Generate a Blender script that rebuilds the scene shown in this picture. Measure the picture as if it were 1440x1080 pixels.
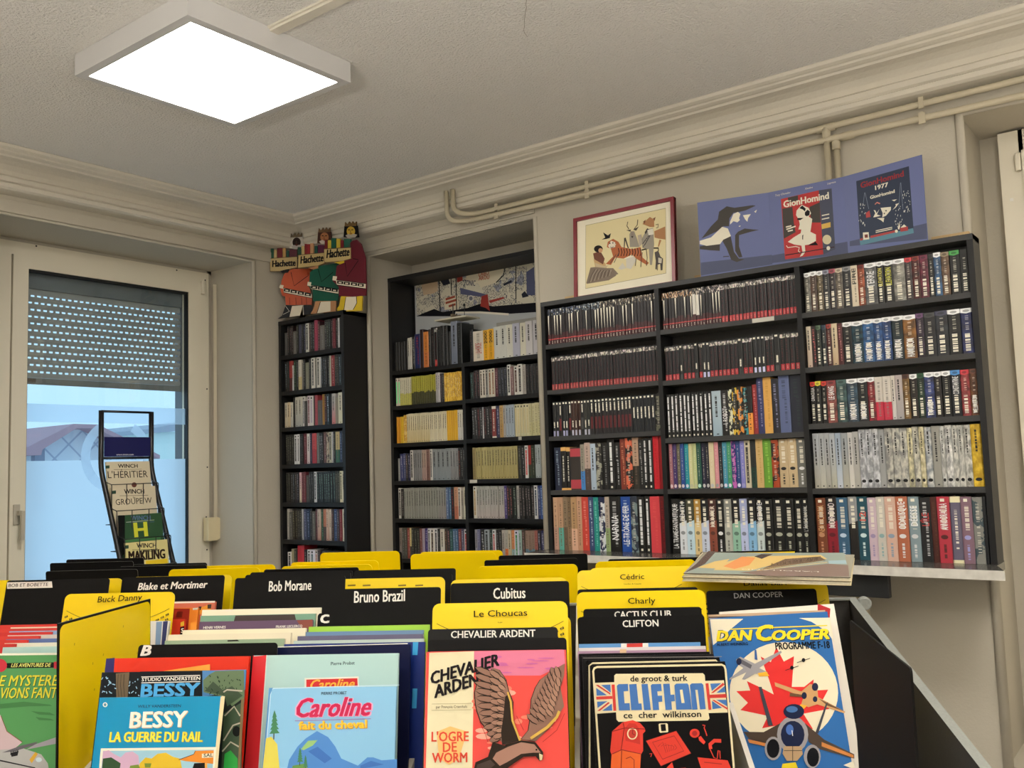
import bpy, bmesh, math, random
from mathutils import Vector, Matrix

# ------------------------------------------------------------------ scene, camera, light, exposure
for o in list(bpy.data.objects):
    bpy.data.objects.remove(o)
S = bpy.context.scene
COL = S.collection
R = math.radians
random.seed(11)

S.view_settings.view_transform = 'Standard'
S.view_settings.look = 'None'
S.view_settings.gamma = 1.0
S.view_settings.use_curve_mapping = False
S.view_settings.exposure = 0.0

FPX = 1306.0                                   # focal length in pixels of a 1440 px wide frame
EYE = Vector((0.0, 0.0, 1.55))
YAW, PITCH, ROLL = R(52.90), R(5.066), R(-1.8305)
fwd = Vector((math.sin(YAW)*math.cos(PITCH), math.cos(YAW)*math.cos(PITCH), math.sin(PITCH)))
_r = Vector((math.cos(YAW), -math.sin(YAW), 0.0))
_u = _r.cross(fwd)
rgt = math.cos(ROLL)*_r + math.sin(ROLL)*_u
upv = -math.sin(ROLL)*_r + math.cos(ROLL)*_u
cam_data = bpy.data.cameras.new('camera')
cam = bpy.data.objects.new('camera', cam_data)
COL.objects.link(cam)
cam_data.sensor_width = 36.0
cam_data.lens = FPX/1440.0*36.0
cam_data.clip_start = 0.05
cam.matrix_world = Matrix(((rgt.x, upv.x, -fwd.x, EYE.x), (rgt.y, upv.y, -fwd.y, EYE.y),
                           (rgt.z, upv.z, -fwd.z, EYE.z), (0, 0, 0, 1)))
S.camera = cam

def ray(x, y):
    return rgt*((x-720.0)/FPX) + upv*((540.0-y)/FPX) + fwd
def at_x(x, y, X):
    d = ray(x, y); return EYE + d*(X/d.x)
def at_y(x, y, Y):
    d = ray(x, y); return EYE + d*(Y/d.y)

# evening sky outside
W = bpy.data.worlds.new('sky')
S.world = W
W.use_nodes = True
bgn = W.node_tree.nodes['Background']
bgn.inputs['Color'].default_value = (0.50, 0.78, 1.0, 1)
bgn.inputs['Strength'].default_value = 1.3
LAMP_POWER = 29.0                               # emission of every LED ceiling panel
UPLIGHT_POWER = 335.0                           # of the unseen uplighters added to brighten the ceiling
LAMP_COLOR = (1.0, 0.965, 0.90)

# ------------------------------------------------------------------ materials
def lin(c):
    c = c/255.0
    return c/12.92 if c <= 0.04045 else ((c+0.055)/1.055)**2.4
def hexc(h):
    if len(h) == 3:
        h = ''.join(a+a for a in h)
    return tuple(int(h[i:i+2], 16) for i in (0, 2, 4))
def lrgb(c):
    if isinstance(c, str):
        c = hexc(c)
    return tuple(lin(v) for v in c)

class NT:
    def __init__(s, m):
        s.t = m.node_tree; s.n = s.t.nodes; s.b = s.n['Principled BSDF']
    def new(s, k, **kw):
        n = s.n.new(k)
        for a, v in kw.items(): setattr(n, a, v)
        return n
    def put(s, sock, v):
        if isinstance(v, (int, float)): sock.default_value = v
        elif isinstance(v, tuple): sock.default_value = v if len(v) == 4 or sock.type == 'VECTOR' else (*v, 1)
        else: s.t.links.new(v, sock)
    def math(s, op, a, b=0.0):
        n = s.new('ShaderNodeMath', operation=op); s.put(n.inputs[0], a); s.put(n.inputs[1], b); return n.outputs[0]
    def mul(s, *a):
        r = a[0]
        for v in a[1:]: r = s.math('MULTIPLY', r, v)
        return r
    def inside(s, v, lo, hi):
        return s.mul(s.math('GREATER_THAN', v, lo), s.math('LESS_THAN', v, hi))
    def mix(s, f, a, b):
        n = s.new('ShaderNodeMix', data_type='RGBA'); s.put(n.inputs[0], f); s.put(n.inputs[6], a); s.put(n.inputs[7], b); return n.outputs[2]
    def noise(s, vec, scale, detail=2.0, dim='3D', w=None):
        n = s.new('ShaderNodeTexNoise', noise_dimensions=dim); n.inputs['Scale'].default_value = scale; n.inputs['Detail'].default_value = detail
        if vec is not None: s.put(n.inputs['Vector'], vec)
        if w is not None: s.put(n.inputs['W'], w)
        return n
    def bump(s, h, strength, dist):
        n = s.new('ShaderNodeBump'); n.inputs['Strength'].default_value = strength; n.inputs['Distance'].default_value = dist
        s.put(n.inputs['Height'], h); s.t.links.new(n.outputs[0], s.b.inputs['Normal'])

def newmat(name, rough=0.5, metal=0.0, spec=0.5):
    m = bpy.data.materials.new(name); m.use_nodes = True
    b = m.node_tree.nodes['Principled BSDF']
    b.inputs['Roughness'].default_value = rough; b.inputs['Metallic'].default_value = metal
    b.inputs['Specular IOR Level'].default_value = spec
    return m
_pm = {}
def paint(c, rough=0.5, metal=0.0, spec=0.5, grain=0.0):
    if isinstance(c, str): c = hexc(c)
    k = (c, rough, metal, spec, grain)
    if k not in _pm:
        m = newmat('paint_%02x%02x%02x' % c, rough, metal, spec); n = NT(m)
        if grain:
            tc = n.new('ShaderNodeTexCoord')
            t = n.noise(tc.outputs['Object'], 180.0, 3.0)
            a = lrgb(c); k2 = tuple(v*(1-grain) for v in a)
            n.put(n.b.inputs['Base Color'], n.mix(t.outputs[0], k2, tuple(min(1, v*(1+grain)) for v in a)))
        else:
            n.put(n.b.inputs['Base Color'], lrgb(c))
        _pm[k] = m
    return _pm[k]

def plaster(name, c, bscale, bstr, stain):
    m = newmat(name, 0.85, 0, 0.25); n = NT(m)
    tc = n.new('ShaderNodeTexCoord'); ob = tc.outputs['Object']
    big = n.noise(ob, 1.3, 4.0); fine = n.noise(ob, bscale, 4.0)
    a = lrgb(c); d = tuple(v*(1-stain) for v in a)
    f = n.math('MULTIPLY', n.math('SUBTRACT', big.outputs[0], 0.35), 1.6)
    n.put(n.b.inputs['Base Color'], n.mix(f, d, a))
    n.bump(fine.outputs[0], bstr, 0.004 if bstr < 0.9 else 0.012)
    return m
M_WALL = plaster('wall_plaster', (198, 190, 173), 90.0, 0.25, 0.10)
M_BACKWALL = plaster('white_wall_paint', (240, 237, 230), 90.0, 0.2, 0.04)
M_CEIL = plaster('ceiling_plaster', (243, 239, 233), 110.0, 1.0, 0.05)
M_CORN = plaster('cornice_plaster', (232, 224, 208), 60.0, 0.5, 0.16)
M_PVC = paint((232, 224, 204), 0.35)
M_FLOOR = plaster('floor_tiles', (186, 181, 173), 40.0, 0.1, 0.05)
M_BLACKWOOD = paint((30, 30, 32), 0.42, grain=0.25)
M_SHELFEDGE = paint((58, 58, 58), 0.5, spec=0.35, grain=0.12)
M_SHELFDARK = paint((25, 25, 26), 0.5, spec=0.35, grain=0.15)
M_PIPE = paint((194, 183, 158), 0.45, spec=0.3)
M_PAGES = paint((226, 216, 186), 0.8, grain=0.12)

# ------------------------------------------------------------------ mesh helpers
def link(name, me, parent=None):
    o = bpy.data.objects.new(name, me); COL.objects.link(o)
    if parent is not None: o.parent = parent
    return o
def bm_obj(name, bm, mats, parent=None, smooth=False):
    me = bpy.data.meshes.new(name)
    bmesh.ops.recalc_face_normals(bm, faces=bm.faces[:])
    if smooth:
        for f in bm.faces: f.smooth = True
    bm.to_mesh(me); bm.free()
    for m in (mats if isinstance(mats, (list, tuple)) else [mats]): me.materials.append(m)
    return link(name, me, parent)
def box(bm, x0, y0, z0, x1, y1, z1, mi=0):
    v = [bm.verts.new((x, y, z)) for x in (x0, x1) for y in (y0, y1) for z in (z0, z1)]
    for q in ((0, 1, 3, 2), (4, 6, 7, 5), (0, 4, 5, 1), (2, 3, 7, 6), (0, 2, 6, 4), (1, 5, 7, 3)):
        bm.faces.new([v[i] for i in q]).material_index = mi
    return v
def bevel(bm, w, seg=2):
    bmesh.ops.bevel(bm, geom=[e for e in bm.edges], offset=w, segments=seg, affect='EDGES', profile=0.5)
def box_obj(name, lo, hi, m, parent=None, bev=0.0):
    bm = bmesh.new(); box(bm, *[min(a, b) for a, b in zip(lo, hi)], *[max(a, b) for a, b in zip(lo, hi)])
    if bev: bevel(bm, bev)
    return bm_obj(name, bm, m, parent)
def tube(bm, pts, r, n=10, mi=0, caps=True):
    pts = [Vector(p) for p in pts]; rings = []
    t0 = (pts[1]-pts[0]).normalized(); a = t0.orthogonal().normalized()
    for i, p in enumerate(pts):
        t = (pts[min(i+1, len(pts)-1)]-pts[max(i-1, 0)]).normalized()
        a = (a-t*a.dot(t)).normalized(); b = t.cross(a)
        rings.append([bm.verts.new(p+(a*math.cos(2*math.pi*k/n)+b*math.sin(2*math.pi*k/n))*r) for k in range(n)])
    for i in range(len(rings)-1):
        for k in range(n):
            f = bm.faces.new((rings[i][k], rings[i][(k+1) % n], rings[i+1][(k+1) % n], rings[i+1][k])); f.material_index = mi; f.smooth = True
    if caps:
        bm.faces.new(rings[0][::-1]).material_index = mi; bm.faces.new(rings[-1]).material_index = mi
def bend(pts, r, n=5):
    """Round the corners of a polyline."""
    pts = [Vector(p) for p in pts]; out = [pts[0]]
    for i in range(1, len(pts)-1):
        a, p, b = pts[i-1], pts[i], pts[i+1]
        da = (a-p).normalized(); db = (b-p).normalized(); k = min(r, (a-p).length*0.5, (b-p).length*0.5)
        s, e = p+da*k, p+db*k
        for j in range(n+1):
            t = j/n; out.append(s*(1-t)**2+p*2*t*(1-t)+e*t*t)
    return out+[pts[-1]]
def prism(bm, poly, h0, h1, mi=0, side=None):
    a = [bm.verts.new((x, y, h0)) for x, y in poly]; b = [bm.verts.new((x, y, h1)) for x, y in poly]
    n = len(poly)
    bm.faces.new(a[::-1]).material_index = mi; bm.faces.new(b).material_index = mi
    for i in range(n):
        bm.faces.new((a[i], a[(i+1) % n], b[(i+1) % n], b[i])).material_index = mi if side is None else side
def roundrect(x0, y0, x1, y1, r, n=4, corners=(1, 1, 1, 1)):
    out = []
    for k, (cx, cy, a0) in enumerate(((x1-r, y1-r, 0), (x0+r, y1-r, 90), (x0+r, y0+r, 180), (x1-r, y0+r, 270))):
        if corners[k]:
            out += [(cx+r*math.cos(R(a0+90*i/n)), cy+r*math.sin(R(a0+90*i/n))) for i in range(n+1)]
        else:
            out.append(((x1, y1), (x0, y1), (x0, y0), (x1, y0))[k])
    return out
def thing(name, label, cat, loc=(0, 0, 0), group=None, rz=0.0):
    o = bpy.data.objects.new(name, None); COL.objects.link(o); o.empty_display_size = 0.05
    o.location = loc; o.rotation_euler = (0, 0, rz)
    o['label'] = label; o['category'] = cat
    if group: o['group'] = group
    return o
def tag(o, label, cat, group=None):
    o['label'] = label; o['category'] = cat
    if group: o['group'] = group
    return o
def structure(o):
    o['kind'] = 'structure'; return o

# ------------------------------------------------------------------ lettering
_tm = {}
def text_tris(s, bold=0.0, shear=0.0):
    """Vertices and polygons of a line of lettering, scaled to a unit box: x 0..1, cap height 1."""
    k = (s, bold, shear)
    if k not in _tm:
        cu = bpy.data.curves.new('lettering', 'FONT'); cu.body = s; cu.size = 1.0; cu.offset = bold; cu.shear = shear; cu.resolution_u = 2
        o = bpy.data.objects.new('lettering', cu); COL.objects.link(o)
        dg = bpy.context.evaluated_depsgraph_get(); dg.update()
        me = bpy.data.meshes.new_from_object(o.evaluated_get(dg))
        v = [(p.co.x, p.co.y) for p in me.vertices]; f = [tuple(p.vertices) for p in me.polygons]
        bpy.data.objects.remove(o); bpy.data.curves.remove(cu); bpy.data.meshes.remove(me)
        xs = [p[0] for p in v] or [0, 1]; x0, x1 = min(xs), max(xs)
        cap = 0.70
        _tm[k] = ([((x-x0)/max(1e-6, x1-x0), y/cap) for x, y in v], f)
    return _tm[k]

# ------------------------------------------------------------------ printed sheets: boards, covers, cards with artwork
class Art:
    """A flat printed thing. Local axes: x along U, y along V, z towards the viewer (N). Artwork is laid on in thin layers."""
    STEP = 0.00003
    def __init__(s, O, U, V, rough=0.4):
        s.O = Vector(O); s.U = Vector(U).normalized(); s.V = (Vector(V)-s.U*Vector(V).dot(s.U)).normalized(); s.N = s.U.cross(s.V)
        s.bm = bmesh.new(); s.mats = []; s.h = s.STEP; s.z = (0, 0, 1.0); s.rough = rough; s.local = False; s.kids = []
    def sub(s):
        a = Art(s.O, s.U, s.V, s.rough); a.z = s.z; return a
    def zoom(s, x0, y0, k): s.z = (x0, y0, k); return s
    def uv(s, p):
        if s.local: return p
        x, y = s.z[0]+p[0]/s.z[2], s.z[1]+p[1]/s.z[2]
        d = ray(x, y); t = (s.O-EYE).dot(s.N)/d.dot(s.N); q = EYE+d*t-s.O
        return (q.dot(s.U), q.dot(s.V))
    def mi(s, c, rough=None):
        m = c if isinstance(c, bpy.types.Material) else paint(c, s.rough if rough is None else rough, spec=0.10 if isinstance(c, tuple) and max(c) < 60 else 0.3)
        if m not in s.mats: s.mats.append(m)
        return s.mats.index(m)
    def base(s, w, h, t, c, r=0.0, corners=(1, 1, 1, 1), edge=None, x0=0.0, y0=0.0):
        poly = roundrect(x0, y0, x0+w, y0+h, r, corners=corners) if r else [(x0, y0), (x0+w, y0), (x0+w, y0+h), (x0, y0+h)]
        prism(s.bm, poly, -t, 0.0, s.mi(c), s.mi(edge) if edge is not None else None); return s
    def flat(s, c, q, rough=None):
        i = s.mi(c, rough); v = [s.bm.verts.new((x, y, s.h)) for x, y in q]
        f = s.bm.faces.new(v); f.material_index = i; s.h += s.STEP; return s
    def poly(s, c, pts): return s.flat(c, [s.uv(p) for p in pts])
    def polys(s, c, *many):
        for pts in many: s.poly(c, pts)
        return s
    def solid(s, c, pts, t, z=0.0):
        prism(s.bm, [s.uv(p) for p in pts], z-t, z, s.mi(c)); return s
    def ell(s, c, cx, cy, rx, ry=None, n=18, a0=0, a1=360):
        ry = rx if ry is None else ry
        full = a1-a0 >= 360
        pts = [(cx+rx*math.cos(R(a0+(a1-a0)*i/n)), cy+ry*math.sin(R(a0+(a1-a0)*i/n))) for i in range(n if full else n+1)]
        return s.poly(c, pts)
    def line(s, c, pts, w, close=False):
        """A stroke; w in the same units as the points."""
        q = [s.uv(p) for p in pts]
        if not s.local:
            a, b = s.uv(pts[0]), s.uv((pts[0][0]+10.0, pts[0][1])); w = w*math.hypot(b[0]-a[0], b[1]-a[1])/10.0
        if close: q.append(q[0])
        i = s.mi(c); L, Rr = [], []
        for k, p in enumerate(q):
            a = q[max(k-1, 0)]; b = q[min(k+1, len(q)-1)]
            if close and k in (0, len(q)-1): a, b = q[-2], q[1]
            dx, dy = b[0]-a[0], b[1]-a[1]; l = math.hypot(dx, dy) or 1e-9
            nx, ny = -dy/l*w/2, dx/l*w/2
            L.append(s.bm.verts.new((p[0]+nx, p[1]+ny, s.h))); Rr.append(s.bm.verts.new((p[0]-nx, p[1]-ny, s.h)))
        for k in range(len(q)-1):
            s.bm.faces.new((L[k], Rr[k], Rr[k+1], L[k+1])).material_index = i
        s.h += s.STEP; return s
    def text(s, body, p0, p1, cap, c, bold=0.0, shear=0.0):
        """Lettering from baseline point p0 to p1; cap is the capital height in the same units."""
        a, b = s.uv(p0), s.uv(p1)
        ux, uy = b[0]-a[0], b[1]-a[1]; l = math.hypot(ux, uy)
        k = cap if s.local else cap*l/math.hypot(p1[0]-p0[0], p1[1]-p0[1])
        ex, ey = ux/l, uy/l; nx, ny = -ey, ex
        v, f = text_tris(body, 0.0, shear); i = s.mi(c)
        e = max(0.0, bold)*0.9*k
        for dx, dy in ((0, 0), (e, e*0.5), (-e, -e*0.5), (e, -e*0.5), (-e, e*0.5)) if e else ((0, 0),):   # heavier strokes
            vs = [s.bm.verts.new((a[0]+ux*x+nx*k*y+dx, a[1]+uy*x+ny*k*y+dy, s.h)) for x, y in v]
            for q in f:
                try: s.bm.faces.new([vs[j] for j in q]).material_index = i
                except ValueError: pass
            s.h += s.STEP/4
        s.h += s.STEP; return s
    def feather(s, c, edge, x, y, ang, l, w):
        """A pointed feather from its root, ang in degrees in picture directions."""
        ca, sa = math.cos(R(ang)), math.sin(R(ang))
        P = lambda k: [(x+ca*t*l-sa*q*w*k, y+sa*t*l+ca*q*w*k) for t, q in ((0, .30), (.35, .5), (.75, .42), (1.0, 0), (.75, -.42), (.35, -.5), (0, -.30))]
        s.poly(edge, P(1.22)); s.poly(c, P(0.86)); return s
    def matrix(s):
        return Matrix(((s.U.x, s.V.x, s.N.x, s.O.x), (s.U.y, s.V.y, s.N.y, s.O.y), (s.U.z, s.V.z, s.N.z, s.O.z), (0, 0, 0, 1)))
    def done(s, name, parent=None, place=True):
        me = bpy.data.meshes.new(name)
        for f in s.bm.faces:
            f.normal_update()
        s.bm.to_mesh(me); s.bm.free()
        for m in s.mats: me.materials.append(m)
        o = link(name, me, parent)
        if place: o.matrix_world = s.matrix()
        return o
# ------------------------------------------------------------------ the room
XW, YW, ZC = 3.70, 4.40, 3.03                  # book wall, window wall, ceiling
XB, YB = -2.6, -2.6                            # the walls behind the camera

structure(box_obj('floor', (XB, YB, -0.10), (XW+0.5, YW+0.5, 0.0), M_FLOOR))
bm = bmesh.new(); box(bm, XB, YB, ZC, XW+0.5, YW+0.5, ZC+0.15)
ceiling = structure(bm_obj('ceiling', bm, M_CEIL))
# hairline cracks in the ceiling plaster
M_CRACK = paint((150, 138, 118), 0.9)

def wall(name, boxes, m=None):
    bm = bmesh.new()
    for b in boxes: box(bm, *b)
    return structure(bm_obj(name, bm, m or M_WALL))
RA0, RA1, RAZ, RAX = 2.62, 3.804, 2.777, 4.06   # shelf recess in the book wall
RB0, RB1, RBZ, RBX = -0.95, 0.675, 2.80, 4.05   # window recess in the book wall
WX0, WX1, WZ, WY = 1.86, 3.355, 2.79, 4.80      # window recess in the window wall
XO = XW+0.5
wall('wall_right', [(XW, YB, 0, XO, RB0, ZC), (XW, RB0, RBZ, XO, RB1, ZC), (RBX+0.12, RB0, 0, XO, RB1, RBZ), (XW, RB0, 0, RBX+0.12, RB1, 0.45),
                    (XW, RB1, 0, XO, RA0, ZC), (XW, RA0, RAZ, XO, RA1, ZC), (RAX, RA0, 0, XO, RA1, RAZ), (XW, RA1, 0, XO, YW+0.5, ZC)])
wall('wall_left', [(XB, YW, 0, WX0, YW+0.5, ZC), (WX0, YW, WZ, WX1, YW+0.5, ZC), (WX1, YW, 0, XW, YW+0.5, ZC), (WX0, YW, 0, WX1, YW+0.5, 0.85)])
wall('wall_back', [(XB-0.2, YB, 0, XB, YW+0.5, ZC)], M_BACKWALL)
wall('wall_front', [(XB-0.2, YB-0.2, 0, XO, YB, ZC)], M_BACKWALL)

# rounded plaster beads on the recess corners
def bead(name, pts, r=0.014):
    bm = bmesh.new(); tube(bm, pts, r, 10); return structure(bm_obj(name, bm, M_WALL, smooth=True))
bead('trim_1', [(XW, RA1, 0), (XW, RA1, RAZ), (XW, RA0, RAZ), (XW, RA0, 0)], 0.013)
bead('trim_2', [(XW, RB1, 0), (XW, RB1, RBZ), (XW, RB0, RBZ)], 0.018)
bead('trim_3', [(WX0, YW, 0), (WX0, YW, WZ), (WX1, YW, WZ), (WX1, YW, 0)], 0.013)
# a flat painted board edge along the wall head over the window recess and over the shelf recess
structure(box_obj('trim_4', (XB, YW-0.012, 2.80), (XW, YW, 2.862), M_WALL, bev=0.003))
structure(box_obj('trim_5', (XW-0.012, 2.62, 2.80), (XW, YW, 2.845), M_WALL, bev=0.003))

# plaster cornice, swept along both visible walls: lip, listel, cove and three ridges on the ceiling
PROF = [(0.0, 2.883), (0.080, 2.886), (0.096, 2.893), (0.099, 2.910), (0.086, 2.916), (0.096, 2.922), (0.104, 2.940), (0.090, 2.946), (0.084, 2.953),
        (0.094, 2.970), (0.120, 2.988), (0.155, 2.997), (0.195, 3.0), (0.20, 3.008), (0.215, 3.011), (0.219, 3.005), (0.236, 3.010), (0.240, 3.017), (0.252, 3.0185),
        (0.256, 3.013), (0.272, 3.019), (0.280, 3.029), (0.286, 3.032), (0.0, 3.032)]
def cornice(name, along_y):
    bm = bmesh.new(); rows = []
    n = 60
    for i in range(n+1):
        row = []
        for k, (p, z) in enumerate(PROF):
            lo, hi = (YB, YW-p) if along_y else (XB, XW-p)
            q = lo+(hi-lo)*i/n
            j = (random.random()-0.5)*0.0026 if 1 <= k <= 8 and 0 < i < n else 0.0
            row.append(bm.verts.new((XW-p+j, q, z+j) if along_y else (q, YW-p+j, z+j)))
        rows.append(row)
    for a, b in zip(rows, rows[1:]):
        for k in range(len(PROF)-1):
            bm.faces.new((a[k], a[k+1], b[k+1], b[k]))
    for row in (rows[0], rows[-1]): bm.faces.new(row)
    return structure(bm_obj(name, bm, M_CORN))
cornice('trim_6', True)
cornice('trim_7', False)
# hairline cracks where the plaster has parted
def crack(name, pts, w, n):
    """Narrow raised filler line on a plaster surface; n is the surface normal."""
    bm = bmesh.new(); n = Vector(n)
    pts = [Vector(p)+n*0.0012 for p in pts]; L = []
    for i, p in enumerate(pts):
        t = (pts[min(i+1, len(pts)-1)]-pts[max(i-1, 0)]).normalized(); s = t.cross(n).normalized()*w/2
        L.append((bm.verts.new(p+s), bm.verts.new(p-s)))
    for a, b in zip(L, L[1:]): bm.faces.new((a[0], a[1], b[1], b[0]))
    return structure(bm_obj(name, bm, M_CRACK))
def wobble(a, b, n, s):
    a, b = Vector(a), Vector(b)
    return [a+(b-a)*i/n+Vector(((random.random()-.5)*s, (random.random()-.5)*s, 0)) for i in range(n+1)]
crack('ceiling_crack', wobble((0.8, YW-0.285, ZC), (3.3, YW-0.285, ZC), 40, 0.006), 0.0022, (0, 0, -1))
crack('ceiling_crack', wobble((2.28, 1.62, ZC), (2.52, 1.80, ZC), 12, 0.012), 0.0014, (0, 0, -1))

# ------------------------------------------------------------------ LED ceiling panels: one seen, two added out of view
M_LAMPCASE = paint((206, 204, 202), 0.5, spec=0.3)
M_LED = newmat('led_diffuser', 0.6); _n = NT(M_LED)
_n.b.inputs['Base Color'].default_value = (0.9, 0.9, 0.9, 1); _n.b.inputs['Emission Color'].default_value = (*LAMP_COLOR, 1); _n.b.inputs['Emission Strength'].default_value = LAMP_POWER
def led_panel(x, y, label):
    t = thing('ceiling_light', label, 'ceiling light', (x, y, ZC))
    bm = bmesh.new(); a, b, zb = 0.335, 0.302, -0.078
    o = [(-a, -a), (a, -a), (a, a), (-a, a)]; i = [(-b, -b), (b, -b), (b, b), (-b, b)]
    V = lambda ps, z: [bm.verts.new((px, py, z)) for px, py in ps]
    top, bot, lip, inn = V(o, -0.001), V(o, zb), V(i, zb), V(i, zb+0.006)
    for p, q in ((top, bot), (bot, lip), (lip, inn)):
        for k in range(4): bm.faces.new((p[k], p[(k+1) % 4], q[(k+1) % 4], q[k]))
    bm.faces.new(top)
    bm_obj('frame', bm, M_LAMPCASE, t)
    box_obj('diffuser', (-b, -b, zb+0.004), (b, b, zb+0.010), M_LED, t)
    return t
LX, LY = 1.928, 2.735
led_panel(LX, LY, 'square white LED panel glowing on the ceiling above the window corner')
led_panel(LX+0.05, LY-2.95, 'square white LED panel on the ceiling in front of the right window')  # added out of view, placed to suit the shadow under the ledge
led_panel(LX-2.75, LY-2.75, 'square white LED panel on the ceiling behind the comic bins')  # unseen panel added only for more light in the room
# made-up floor uplighters out of view, added to brighten the ceiling
M_UP = newmat('uplight_disc', 0.6); _n = NT(M_UP)
_n.b.inputs['Emission Color'].default_value = (*LAMP_COLOR, 1); _n.b.inputs['Emission Strength'].default_value = UPLIGHT_POWER
def uplighter(x, y, label):
    t = thing('floor_uplighter', label, 'floor lamp', (x, y, 0))
    bm = bmesh.new(); bmesh.ops.create_cone(bm, cap_ends=True, segments=32, radius1=0.15, radius2=0.14, depth=0.02, matrix=Matrix.Translation((0, 0, 0.011))); bm_obj('base', bm, M_RUBBER_, t)
    bm = bmesh.new(); tube(bm, [(0, 0, 0.02), (0, 0, 1.66)], 0.014, 12); bm_obj('pole', bm, M_RUBBER_, t)
    bm = bmesh.new(); n = 32; rings = []
    for r, z in ((0.03, 1.655), (0.12, 1.69), (0.19, 1.76), (0.185, 1.76), (0.115, 1.695), (0.02, 1.675)):
        rings.append([bm.verts.new((r*math.cos(2*math.pi*k/n), r*math.sin(2*math.pi*k/n), z)) for k in range(n)])
    for p, q in zip(rings, rings[1:]):
        for k in range(n): bm.faces.new((p[k], p[(k+1) % n], q[(k+1) % n], q[k]))
    bm.faces.new(rings[0]); bm.faces.new(rings[-1]); bm_obj('bowl', bm, M_LAMPCASE, t)
    bm = bmesh.new(); bmesh.ops.create_cone(bm, cap_ends=True, segments=32, radius1=0.155, radius2=0.155, depth=0.006, matrix=Matrix.Translation((0, 0, 1.742))); bm_obj('diffuser', bm, M_UP, t)
M_RUBBER_ = paint((40, 40, 42), 0.5)
uplighter(0.35, -0.85, 'tall floor uplighter standing right behind the viewer')
uplighter(-0.85, 1.0, 'tall floor uplighter standing left behind the viewer')
# plastic cable trunking from the panel across the ceiling
bm = bmesh.new(); box(bm, -0.018, 0, -0.016, 0.018, 1.6, -0.0005); box(bm, 0.018, 0, -0.008, 0.026, 1.6, -0.0005)
tr = tag(bm_obj('cable_trunking', bm, M_CORN), 'narrow painted cable trunking running from the lit ceiling panel', 'cable trunking')
tr.location = (1.92, 2.40, ZC); tr.rotation_euler = (0, 0, math.pi)

# ------------------------------------------------------------------ heating pipes along the book wall
def pipe(name, label, runs, r, tees=()):
    t = thing(name, label, 'pipe', (XW, runs[0][-1][1], 0))
    for k, pts in enumerate(runs):
        bm = bmesh.new(); tube(bm, bend([(p[0]-XW, p[1]-runs[0][-1][1], p[2]) for p in pts], 0.05), r, 12)
        bm_obj('pipe_run' if k == 0 else 'pipe_branch', bm, M_PIPE, t, smooth=True)
    for a, b in tees:
        bm = bmesh.new(); o = Vector((XW, runs[0][-1][1], 0)); tube(bm, [Vector(a)-o, Vector(b)-o], r*1.35, 12)
        bm_obj('pipe_fitting', bm, M_PIPE, t)
    return t
PX = XW-0.040
zu = lambda y: 2.859-0.006*(y-0.5)/2.6
zl = lambda y: 2.800+0.026*(y-0.45)/2.6
pipe('heating_pipe', 'upper beige heating pipe under the cornice of the book wall',
     [[(3.583, 3.054, 2.987), (3.583, 3.054, zu(3.0)+0.01), (PX-0.01, 2.97, zu(3.0)), (PX, YB, zu(YB))], [(PX-0.004, 1.152, zu(1.15)), (PX-0.004, 1.152, 0.05)]], 0.0125,
     [((PX, 1.19, zu(1.15)), (PX, 1.115, zu(1.15))), ((PX-0.003, 1.152, zu(1.15)), (PX-0.003, 1.152, zu(1.15)-0.045))])
pipe('heating_pipe', 'lower beige heating pipe above the framed animal picture',
     [[(3.583, 3.098, 2.987), (3.583, 3.098, zl(3.0)+0.005), (PX-0.01, 3.02, zl(3.0)), (PX, YB, zl(YB))], [(PX+0.006, 1.118, zl(1.1)), (PX+0.006, 1.118, 0.05)]], 0.0125,
     [((PX, 1.10, zl(1.1)), (PX, 1.045, zl(1.1))), ((PX+0.003, 1.118, zl(1.1)+0.012), (PX+0.003, 1.118, zl(1.1)-0.045))])
def clip(y, label):
    bm = bmesh.new(); box(bm, -0.060, -0.012, zl(y)-0.024, -0.054, 0.012, zl(y)+0.018); box(bm, -0.060, -0.009, zu(y)-0.02, -0.052, 0.009, zu(y)+0.024)
    box(bm, -0.054, -0.004, zl(y)+0.016, 0.0, 0.004, zl(y)+0.024)
    o = tag(bm_obj('pipe_clip', bm, M_PIPE), label, 'pipe clip'); o.location = (XW, y, 0)
clip(2.82, 'pipe clip near the bend over the shelf recess')
clip(2.277, 'pipe clip above the left end of the framed animal picture')
clip(0.79, 'square pipe clip above the blue folding board')

# ------------------------------------------------------------------ left window with roller shutter and frosted film
def frame_ring(name, x0, x1, z0, z1, w, y0, y1, m, parent=None, bev=0.004):
    bm = bmesh.new()
    for b in ((x0, z0, x0+w, z1), (x1-w, z0, x1, z1), (x0+w, z1-w, x1-w, z1), (x0+w, z0, x1-w, z0+w)):
        box(bm, b[0], y0, b[1], b[2], y1, b[3])
    return bm_obj(name, bm, m, parent)
win = structure(thing('window_1', '', '', (0, 0, 0)))
del win['label']; del win['category']
FX0, FX1, FZ0, FZ1 = WX0+0.002, WX1-0.028, 0.86, 2.772
SX0, SX1, SZ1 = 2.172, 3.268, 2.705
GX0, GX1, GZ1 = 2.252, 3.182, 2.638
bm = bmesh.new()
for b in ((FX0, FZ0, SX0, FZ1), (SX1, FZ0, FX1, FZ1), (SX0, SZ1, SX1, FZ1), (SX0, FZ0, SX1, 0.95)):
    box(bm, b[0], WY-0.005, b[1], b[2], WY+0.07, b[3])
bm_obj('window_frame', bm, M_PVC, win)
box_obj('window_filler', (FX1, WY+0.01, 0.86), (WX1, WY+0.06, 2.79), M_WALL, win)
box_obj('window_filler', (WX0, WY+0.01, FZ1), (WX1, WY+0.06, WZ), M_WALL, win)
bm = bmesh.new()
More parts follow.
